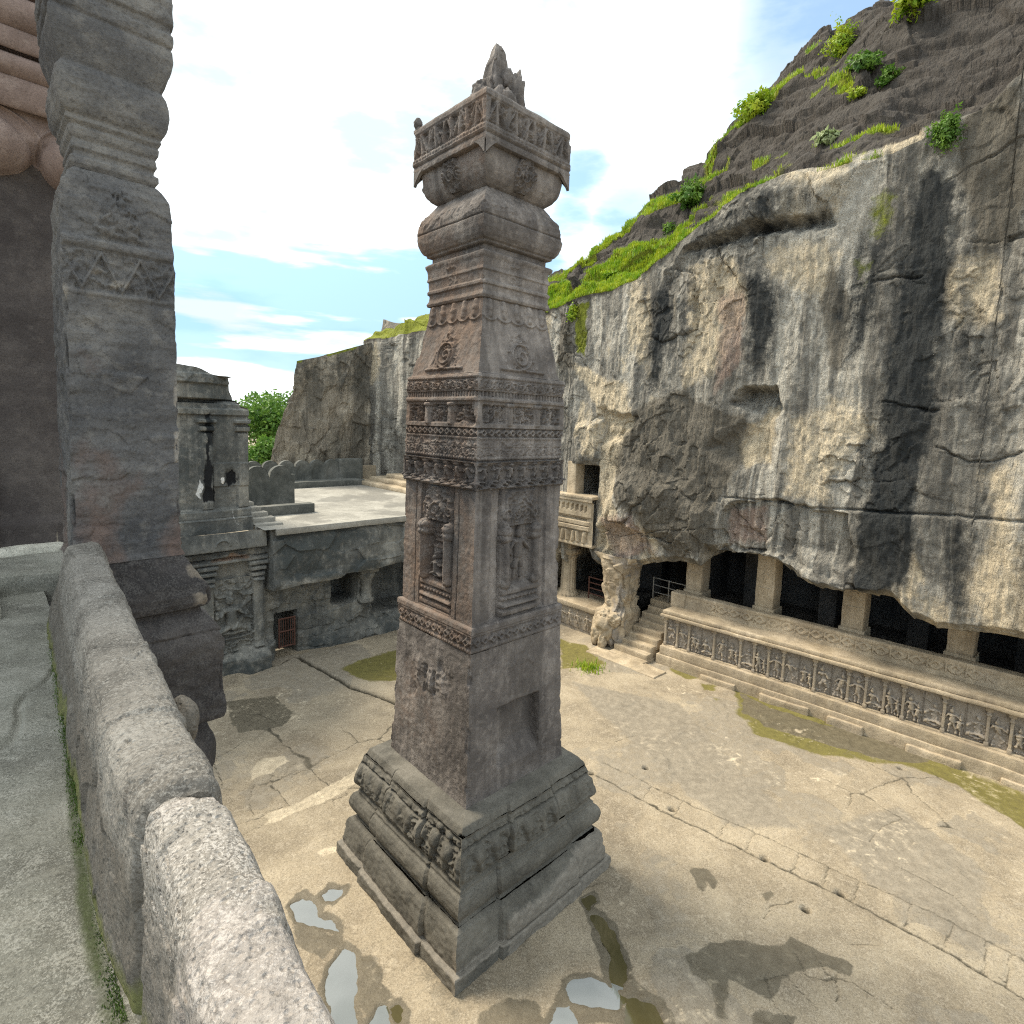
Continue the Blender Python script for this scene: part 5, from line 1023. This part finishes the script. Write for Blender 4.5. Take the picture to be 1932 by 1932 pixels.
struct(MB().grid(W(X, T, Z), **at).build("walkway", M_WALK, base=W(-3, -.5, 6.7)), "narrow stone balcony walkway")
def parapet(name, sa, sb, n, label, cat, lich=0.0, grow=0.0, base=None, seedv=0):
    s = np.linspace(sa, sb, n); q = [(.235, 6.55), (.250, 6.7), (.266, 6.9), (.280, 7.08), (.288, 7.19), (.298, 7.245), (.318, 7.280), (.350, 7.296), (.40, 7.304), (.45, 7.298), (.482, 7.284), (.502, 7.25), (.510, 7.2), (.514, 7.1), (.52, 6.7), (.53, 6.1), (.53, 5.5)]
    q = np.array(q); L = np.r_[0, np.cumsum(np.hypot(*np.diff(q, axis=0).T))]; m = np.linspace(0, L[-1] * .0 + L[-1], 150); m = np.sort(np.r_[m, np.linspace(L[2], L[10], 120)]); qt, qz = np.interp(m, L, q[:, 0]), np.interp(m, L, q[:, 1])
    S_, T_ = np.meshgrid(s, qt); _, Z_ = np.meshgrid(s, qz); ct, cz = .385, 6.95
    if grow: k = 1 + grow; T_ = .40 + (T_ - .40) * (1 + grow); Z_ = np.where(Z_ > 6.9, 6.9 + (Z_ - 6.9) * (1 + grow * .8), Z_)
    far = -S_ - 1.0; T_ = .29 + .058 * far + (T_ - .40) * (1.08 - .24 * ss(-2.0, -1.3, S_)) + np.where(T_ < .40, (.05 - .005 - .0274 * far) * np.clip((7.25 - Z_) / .55, 0, 1), 0); nsh = .038 * ss(-2.4, -1.2, S_); T_ = T_ + nsh; ct = .29 + .058 * far + nsh
    P = np.stack([S_, T_, Z_], -1); nrm = np.stack([0 * S_, (T_ - ct) * 2.2, (Z_ - cz)], -1); nrm /= np.linalg.norm(nrm, axis=-1, keepdims=True) + 1e-6
    h = .014 * fb3(P, 1.3, 3, 3 + seedv) + .013 * facets(S_ * 3.2, T_ * 4 + Z_ * 4, 5 + seedv)[0] + .008 * facets(S_ * 9, T_ * 11 + Z_ * 11, 7 + seedv)[0] + .008 * fb3(P, 6, 3, 4 + seedv) + .0045 * fb3(P, 24, 3, 5 + seedv) - .016 * np.clip(fb3(P, 11, 2, 6 + seedv) - .35, 0, 1)
    endk = np.maximum(ss(.05, .0, np.abs(S_ - sa)), ss(.05, .0, np.abs(S_ - sb))); h -= .03 * endk ** 2
    P = P + nrm * h[..., None]
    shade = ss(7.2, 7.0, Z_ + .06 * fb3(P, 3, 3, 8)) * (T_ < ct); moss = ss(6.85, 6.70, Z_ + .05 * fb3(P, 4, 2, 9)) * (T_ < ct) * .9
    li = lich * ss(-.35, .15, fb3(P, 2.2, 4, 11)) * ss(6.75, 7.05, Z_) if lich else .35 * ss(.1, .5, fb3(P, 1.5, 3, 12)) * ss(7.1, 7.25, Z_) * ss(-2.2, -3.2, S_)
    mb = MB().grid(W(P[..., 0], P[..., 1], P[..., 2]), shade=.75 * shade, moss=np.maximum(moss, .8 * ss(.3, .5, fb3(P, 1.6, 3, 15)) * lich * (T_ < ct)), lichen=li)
    for col in (0, -1):
        E_ = P[:, col]; c = E_.mean(0); mb.add(np.vstack([W(E_[:, 0], E_[:, 1], E_[:, 2]), W(*c)[None]]), None, [[i, i + 1, len(E_)] for i in range(len(E_) - 1)])
    return tag(mb.build(name, M_PARL if lich else M_PARA, base=base if base is not None else W((sa + sb) / 2, .38, 6.7)), label, cat)
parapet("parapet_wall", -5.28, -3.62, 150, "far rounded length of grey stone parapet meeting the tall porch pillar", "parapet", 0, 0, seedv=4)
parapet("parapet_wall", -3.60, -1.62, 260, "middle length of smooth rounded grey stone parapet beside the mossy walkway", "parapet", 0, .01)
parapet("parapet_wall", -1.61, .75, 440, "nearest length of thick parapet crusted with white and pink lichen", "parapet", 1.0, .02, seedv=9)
b_ = onZ(345, 1345, 7.05); mb = MB(); mb.blob((b_[0], b_[1], 7.02), (.10, .055, .10), 44, 30, .15, 2, 3, shade=.75)
tag(mb.build("stone_boss", M_PARA, base=W(b_[0], b_[1], 6.9)), "small rounded stone boss on the outer side of the parapet", "boss")

pp = empty("porch_pillar", W(-5.56, .83, 5.7), "tall dark grey square porch pillar rising out of the picture behind the parapet", "pillar")
PPC = (-5.56, .83)
def ppil(name, prof, carve=None, mat=None, **k): return square_stack(name, PPC, prof, mat or M_PORCH, pp, carve, seed=sum(map(ord, name)) % 83, **k)
ppil("base_block", [(.0, 5.72), (.52, 5.72), (.59, 5.74), (.605, 5.78), (.605, 6.42), (.59, 6.47), (.575, 6.50)], lambda f, X, Z, W_: .012 * fb2(X * 2, Z * 8, 3, 3), M_PORCHB, chip=.02, edge=.05, dz=.012, nub=110, tmin=.60)
ppil("base_moulding", [(.575, 6.50), (.58, 6.52), (.56, 6.56), (.50, 6.62), (.465, 6.66), (.47, 6.69), (.52, 6.71), (.54, 6.76), (.535, 6.82), (.505, 6.90), (.46, 6.97), (.41, 7.06), (.375, 7.13)], lambda f, X, Z, W_: .01 * fb2(X * 2, Z * 8, 3, 3), M_PORCHB, chip=.02, edge=.06, dz=.01, nub=110, tmin=.60, attr=lambda f, X, Z, W_, D: dict(pale=ss(.62, .9, X / W_ + .2 * fb2(X * 5, Z * 5, 2, 4)) * (f == "R") * ss(6.6, 6.75, Z) * ss(-.25, .25, fb2(X * 9, Z * 9, 3, 14))))
def c_pshaft(face, X, Z, W_):
    d = .010 * fb2(X * 1.5, Z * 5, 4, 3) + .009 * fb2(X * 4, Z * 22, 3, 4) + .010 * facets(X * 5, Z * 9, 6)[0] - .02 * np.clip(fb2(X * 9, Z * 9, 2, 12) - .45, 0, 1)
    if face == "R":
        d = d + .03 * ss(9.46, 9.48, Z) * ss(9.55, 9.52, Z); m = box2(X, Z, -.36, .36, 9.17, 9.45, .01); tri_ = np.abs(((X / .24 + .5) % 1) - .5) * 2; vv_ = ss(.16, .04, np.abs((Z - 9.18) / .26 - tri_)); d = d + m * (-.014 + .040 * np.maximum(vv_, .85 * foliage(X, Z, 11, 6))) + .012 * box2(X, Z, -.36, .36, 9.13, 9.17, .006)
        tri = ss(.22, .15, np.abs(X) + .35 * (Z - 9.56)) * ss(9.55, 9.58, Z) * ss(10.02, 9.9, Z); d = d + tri * (.006 + .042 * np.maximum(foliage(X, Z, 12, 16), .9 * figure(X, Z, 0, 9.57, .34, 6, True)))
    return d
def a_pshaft(face, X, Z, W_, D):
    p = ss(.0, .5, fb2(X * 8, Z * 6, 4, 5)) * ss(-.15, -.32, X) * box2(X, Z, -1, 1, 8.5, 9.25, .2) + ss(.1, .4, fb2(X * 4, Z * 4, 4, 6)) * ss(.30, .345, X) * box2(X, Z, -1, 1, 7.4, 8.6, .3) + .55 * ss(.1, .45, fb2(X * 6, Z * 8, 4, 7)) * box2(X, Z, -.35, .1, 9.08, 9.35, .08)
    return dict(pale=np.clip(p, 0, 1) * (face == "R"), warm=ss(-.1, .4, fb2(X * 1.6, Z * 1.1, 4, 8)) * ss(9.0, 8.3, Z))
ppil("shaft", [(.375, 7.13), (.352, 7.18), (.352, 9.16), (.352, 9.52), (.345, 9.60), (.345, 9.80), (.33, 9.92), (.295, 10.0), (.255, 10.04)], c_pshaft, dz=.012, nu=150, nub=110, chip=.012, edge=.035, attr=a_pshaft)
ppil("capital", [(.255, 10.04), (.275, 10.07), (.275, 10.11), (.25, 10.13), (.25, 10.16), (.268, 10.18), (.262, 10.22), (.255, 10.24), (.275, 10.27), (.28, 10.31), (.27, 10.33), (.295, 10.36), (.29, 10.39), (.315, 10.42), (.335, 10.47), (.345, 10.54), (.345, 10.61), (.335, 10.68), (.31, 10.73), (.335, 10.80), (.36, 10.88), (.375, 10.96), (.372, 11.02), (.36, 11.05), (.375, 11.07), (.375, 11.14), (.36, 11.16), (.36, 11.2), (.38, 11.22), (.375, 11.42), (.36, 11.5), (.40, 11.6), (.40, 12.2), (0, 12.2)],
     lambda f, X, Z, W_: .010 * foliage(X, Z, 8, 6) * box2(X, Z, -.3, .3, 10.55, 10.7, .02) + .012 * foliage(X, Z, 9, 7) * box2(X, Z, -.5, .5, 11.08, 11.4, .02), dz=.010, nu=110, nub=90, chip=.008, edge=.02)

wallp = empty("porch_wall", W(-7.3, -.4, 6.7), "dark porch wall with an ochre painted bracket capital at the far end of the walkway", "wall")
X, Z = np.meshgrid(np.linspace(-3, .80, 300), np.linspace(6.6, 10.7, 300)); d = .012 * fb2(X * 2, Z * 5, 4, 3)
d += .05 * box2(X, Z, .02, .10, 6.6, 9.2, .01) - .04 * box2(X, Z, -.2, .02, 6.6, 9.2, .02) - .06 * box2(X, Z, .62, .80, 6.6, 9.95, .01) + .06 * box2(X, Z, .64, .70, 6.6, 9.7, .01) + .10 * box2(X, Z, .62, .78, 9.72, 9.9, .01) + .03 * box2(X, Z, -3, .6, 6.6, 7.2, .05)
mb = MB().grid(W(-7.2 + d, X, Z), pale=.5 * ss(.03, .0, np.abs(X - .52 - .05 * fb2(Z * 5, 0 * Z, 3, 7))) * ss(7.2, 7.0, Z) + 0 * X); mb.rbox(-9.5, -7.32, -3, .55, 6.4, 10.7, .3, .02, .02); mb.build("shaft_face", M_PWALL, wallp)
mb = MB(); x = np.linspace(-3, 1.25, 200)
def bulge(z0, z1, out, outk, t1, seed):
    z = np.linspace(z0, z1, 60); X, Z = np.meshgrid(x, z); v = (Z - z0) / (z1 - z0); o = out + outk * np.sqrt(np.clip(1 - (2 * v - 1) ** 2, 0, 1)); Xr = -3 + (X + 3) / 4.25 * (t1 + 3 + .07 * np.sqrt(np.clip(1 - (2 * v - 1) ** 2, 0, 1)))
    o = o + .01 * fb2(Xr * 3, Z * 3, 3, seed); mb.grid(W(-7.2 + o, Xr, Z))
    e = np.linspace(0, 1, 30); E_, Z2 = np.meshgrid(e, z); v2 = (Z2 - z0) / (z1 - z0); oo = out + outk * np.sqrt(np.clip(1 - (2 * v2 - 1) ** 2, 0, 1)); mb.grid(W(-7.2 + oo - E_ * (oo + 1.5), t1 + .07 * np.sqrt(np.clip(1 - (2 * v2 - 1) ** 2, 0, 1)) + 0 * E_, Z2))
# scrolled bracket: two hanging rolls with a valley between
X, Z = np.meshgrid(np.linspace(-3, .92, 320), np.linspace(10.25, 11.2, 160))
r1 = np.hypot((X - .72) / .20, (Z - 10.62) / .24); r2 = np.hypot((X - .12) / .36, (Z - 10.66) / .27); body = ss(10.52, 10.75, Z + .03 * np.sin(X * 7))
hh = np.maximum(.30 * np.sqrt(np.clip(1 - r1 ** 2, 0, 1)), np.maximum(.32 * np.sqrt(np.clip(1 - r2 ** 2, 0, 1)), .16 * body)) + .03 * ss(.06, .0, np.abs(r2 - 1.18)) + .025 * ss(.06, 0, np.abs(r1 - 1.15))
keep = np.maximum(np.maximum(ss(1.1, 1.0, r1), ss(1.1, 1.0, r2)), body); mb.grid(W(-7.28 + hh + .06 * (keep > .01), X, Z))
bulge(10.95, 11.22, .22, .05, .88, 3); bulge(11.2, 11.42, .16, .14, .84, 4); bulge(11.42, 11.6, .28, .03, .92, 5); bulge(11.58, 11.9, .20, .16, .84, 6); bulge(11.9, 12.6, .32, .10, 1.0, 7); bulge(12.55, 13.4, .45, .08, 1.1, 8)
mb.rbox(-9.4, -7.22, -3, .74, 10.6, 13.3, .3, .02, .02); mb.build("painted_bracket", M_PINK, wallp)
mb = MB(); mb.rbox(-7.7, -6.3, -3, .62, 6.45, 6.86, .06, .06, .05, 2.2, 4, pale=.2); mb.rbox(-7.6, -7.05, -3, .6, 6.8, 6.95, .05, .05, .04, 2.5, 5, pale=1.0); mb.rbox(-6.3, -5.62, -3, .06, 6.55, 6.80, .06, .04, .02, 2.2, 6, pale=.95)
tag(mb.build("doorway_sill", M_WALK, base=W(-6.6, -.8, 6.6)), "raised stone sill with a pale worn step at the end of the walkway", "sill")
# temple body below the balcony
mb = MB(); mb.rbox(-6.3, 1.5, -6, .40, -.2, 6.3, .25, .05, .05, 1.2, 3); mb.rbox(-9.5, -6.3, -6, .5, -.2, 6.5, .3, .05, .04, 1.2, 4); mb.rbox(-6.25, .5, -1, .52, 5.9, 6.62, .15, .05, .03, 1.5, 5)
mb.blob((-5.45, 1.05, 5.25), (.42, .40, .55), 40, 30, .15, 2, 5); mb.blob((-5.5, .95, 4.5), (.45, .52, .6), 40, 30, .2, 2, 8); mb.rbox(-5.95, -5.2, .3, 1.25, 3.2, 5.0, .1, .12, .05, 1.5, 8)
tag(mb.build("temple_base", M_PORCHB, base=W(-5, -2, 0)), "massive dark temple base carrying the balcony and porch", "temple")

# ================================================================== PLANTS
rng = np.random.default_rng(7)
def blades(P, Nrm, L0, L1, wd, mat, name, base=None, droop=.35, parent=None):
    n = len(P); L = rng.uniform(L0, L1, n)[:, None]; a = rng.uniform(0, 2 * np.pi, n); side = np.stack([np.cos(a), np.sin(a), 0 * a], -1); lean = np.stack([-np.sin(a), np.cos(a), 0 * a], -1) * rng.uniform(-.6, .6, n)[:, None]
    up = np.array([0, 0, 1.0]) * .8 + Nrm * .35 + lean; up /= np.linalg.norm(up, axis=1, keepdims=True)
    b0, b1 = P - side * wd, P + side * wd; m = P + up * L * .6; m0, m1 = m - side * wd * .7, m + side * wd * .7; tip = P + up * L + lean * L * droop - np.array([0, 0, 1]) * L * droop * .4
    V = np.stack([b0, b1, m1, m0, tip], 1).reshape(-1, 3); i = np.arange(n)[:, None] * 5
    return MB().add(V, np.hstack([i, i + 1, i + 2, i + 3]), np.hstack([i + 3, i + 2, i + 4])).build(name, mat, parent, base)
gm = cMoss.copy(); vis = (cS > -24) & (cS < 1) & (cK >= 2) & (cK <= 4)
w = np.where(vis, gm ** 1.5, 0); w = np.where(gm > .45, w, 0)
area = np.ones_like(w); area[cK == 3] = 1.4; w = (w * area).ravel(); w /= w.sum(); idx = rng.choice(len(w), 90000, p=w)
P = cV.reshape(-1, 3)[idx] + rng.normal(0, .045, (90000, 3)) * [1, 1, .2]; Nn = np.tile(-E2 * .5 + E3 * .85, (90000, 1))
o = blades(P, Nn, .06, .22, .013, M_GRASS, "grass", base=W(-11, 18, 14)); struct(o, "bright green grass growing along the cliff ledge", "stuff")
def bush(u, v, R, n, label, mat=M_BUSH, sz=.06, name="bush", flat=.8, out=.25, droop=False):
    c, nr = hit(u, v); c = c + (-E2 * out * R); D = rng.normal(0, 1, (n, 3)); D /= np.linalg.norm(D, axis=1, keepdims=True); rr = rng.uniform(.25, 1, n)[:, None] ** .6
    lump = .85 + .9 * fb3(D * 1.0 + u, 2.2, 2, 5)[:, None]; P = c + D * rr * lump * R * np.array([1, 1, flat])
    if droop: P[:, 2] -= R * 1.2 * rng.uniform(0, 1, n) ** 2
    a = rng.normal(0, 1, (n, 3)); a /= np.linalg.norm(a, axis=1, keepdims=True); b = np.cross(a, D + .3); b /= np.linalg.norm(b, axis=1, keepdims=True) + 1e-9; s = rng.uniform(.6, 1.3, n)[:, None] * sz
    V = np.stack([P - a * s, P + b * s * .5, P + a * s, P - b * s * .5], 1).reshape(-1, 3); i = np.arange(n)[:, None] * 4
    e = empty(name, c - E3 * R * .5, label, "plant"); MB().add(V, np.hstack([i, i + 1, i + 2, i + 3])).build("foliage", mat, e)
    st = MB()
    for k in range(7): st.tube(np.array([c - E3 * R * .9 + E2 * R * .5, c - E3 * R * .2 + D[k] * R * .3, c + D[k] * R * .8]), [.02, .014, .006], 5)
    st.build("stems", M_BARK, e); return e
bush(1310, 372, .70, 3400, "large bright green bush on the cliff ledge right of the pillar capital", sz=.075, flat=.75)
bush(1432, 208, .75, 2200, "yellow green bush on the shoulder of the cliff skyline", M_GRASS, sz=.08)
bush(1592, 82, .55, 1800, "sparse upright bush high on the dark upper cliff", M_GRASS, sz=.055, flat=1.4)
bush(1634, 128, .52, 1800, "dense green bush in the middle of the dark upper rock", sz=.07)
bush(1680, 150, .36, 1000, "small round bush just right of the dense green one", sz=.06)
bush(1620, 178, .26, 600, "tiny tuft below the dense green bush on the upper rock", M_GRASS, sz=.05)
bush(1788, 238, .34, 2200, "hanging ferns over the pale ledge at upper right", sz=.045, flat=1.0, droop=True)
bush(1565, 262, .30, 420, "pale whitish leafy plant on the dark rock shelf", M_PALEPL, sz=.12)
bush(1085, 585, .26, 900, "narrow green creeper hanging from the left end of the cliff edge", M_GRASS, sz=.06, flat=1.0, droop=True)
bush(1160, 522, .45, 1400, "low grassy cushion at the cliff edge beside the pillar neck", M_GRASS, sz=.06, flat=.45)
bush(1265, 430, .35, 900, "trailing green plant below the large ledge bush", sz=.06, droop=True)
bush(1725, 8, .6, 1200, "yellowish bush at the very top of the upper cliff", M_GRASS, sz=.08)
# moss fringe where walkway and parapet meet: short tufts
n = 9000; s_ = rng.uniform(-4.9, -.6, n); ok = fb2(s_ * 1.6, 0 * s_, 3, 8) > -.25; s_ = s_[ok]; t_ = .165 + .04 * (-s_ - 1.0) + np.abs(rng.normal(0, .016, len(s_))) * -1 + .004 + .038 * ss(-2.4, -1.2, s_)
o = blades(W(s_, t_, 6.70 + 0 * s_), np.tile(E3, (len(s_), 1)),   .004, .014, .0018, leafmat("dark_moss", (.05, .10, .012), (.11, .17, .03), .2), "moss", base=W(-3, .2, 6.7)); struct(o, "green moss along the foot of the parapet", "stuff")
g_ = onZ(1112, 1262, 0); n = 260; P = W(g_[0] + rng.normal(0, .22, n), g_[1] + rng.normal(0, .22, n), 0 * np.ones(n))
struct(blades(P, np.tile(E3, (n, 1)), .08, .28, .014, M_GRASS, "grass", base=W(g_[0], g_[1], 0)), "small green tuft on the courtyard floor right of the pillar", "stuff")
# trees beyond the gateway
def tree(s, t, z0, h, R, n, label, seed):
    r = np.random.default_rng(seed); base = W(s, t, z0); e = empty("leafy_tree", base, label, "tree")
    tk = MB(); c0 = base + E3 * h * .45; tk.tube(np.array([base, base + E3 * h * .25 + [.1, .1, 0], c0]), [.28, .2, .14], 9); P = []
    for k in range(16):
        d = r.normal(0, 1, 3); d[2] = abs(d[2]) * .8; d /= np.linalg.norm(d); c = c0 + d * R * r.uniform(.45, .95) + E3 * h * .15; tk.tube(np.array([c0 - E3 * h * .1, (c0 + c) / 2 - E3 * .2, c]), [.09, .06, .02], 6)
        m = n // 16; q = r.normal(0, 1, (m, 3)); q /= np.linalg.norm(q, axis=1, keepdims=True); P.append(c + q * r.uniform(.3, 1, (m, 1)) ** .5 * R * r.uniform(.32, .5) * (1 + .3 * fb3(q + k, 2, 2, 3)[:, None]))
    tk.build("trunk", M_BARK, e); P = np.vstack(P); m = len(P); a = r.normal(0, 1, (m, 3)); a /= np.linalg.norm(a, axis=1, keepdims=True); b = np.cross(a, r.normal(0, 1, (m, 3))); b /= np.linalg.norm(b, axis=1, keepdims=True); s_ = r.uniform(.09, .19, m)[:, None]
    V = np.stack([P - a * s_, P + b * s_ * .55, P + a * s_, P - b * s_ * .55], 1).reshape(-1, 3); i = np.arange(m)[:, None] * 4; MB().add(V, np.hstack([i, i + 1, i + 2, i + 3])).build("crown", M_TREE, e); return e
c = onS(494, 800, -46); tree(-46, c[1], 1.5, 9.5, 3.2, 9000, "sunlit green tree in the gap between gateway tower and far cliff", 3)
c = onS(515, 845, -40); tree(-40, c[1], 1.5, 6.0, 1.8, 5000, "lower yellow green tree just behind the scalloped parapet", 5)
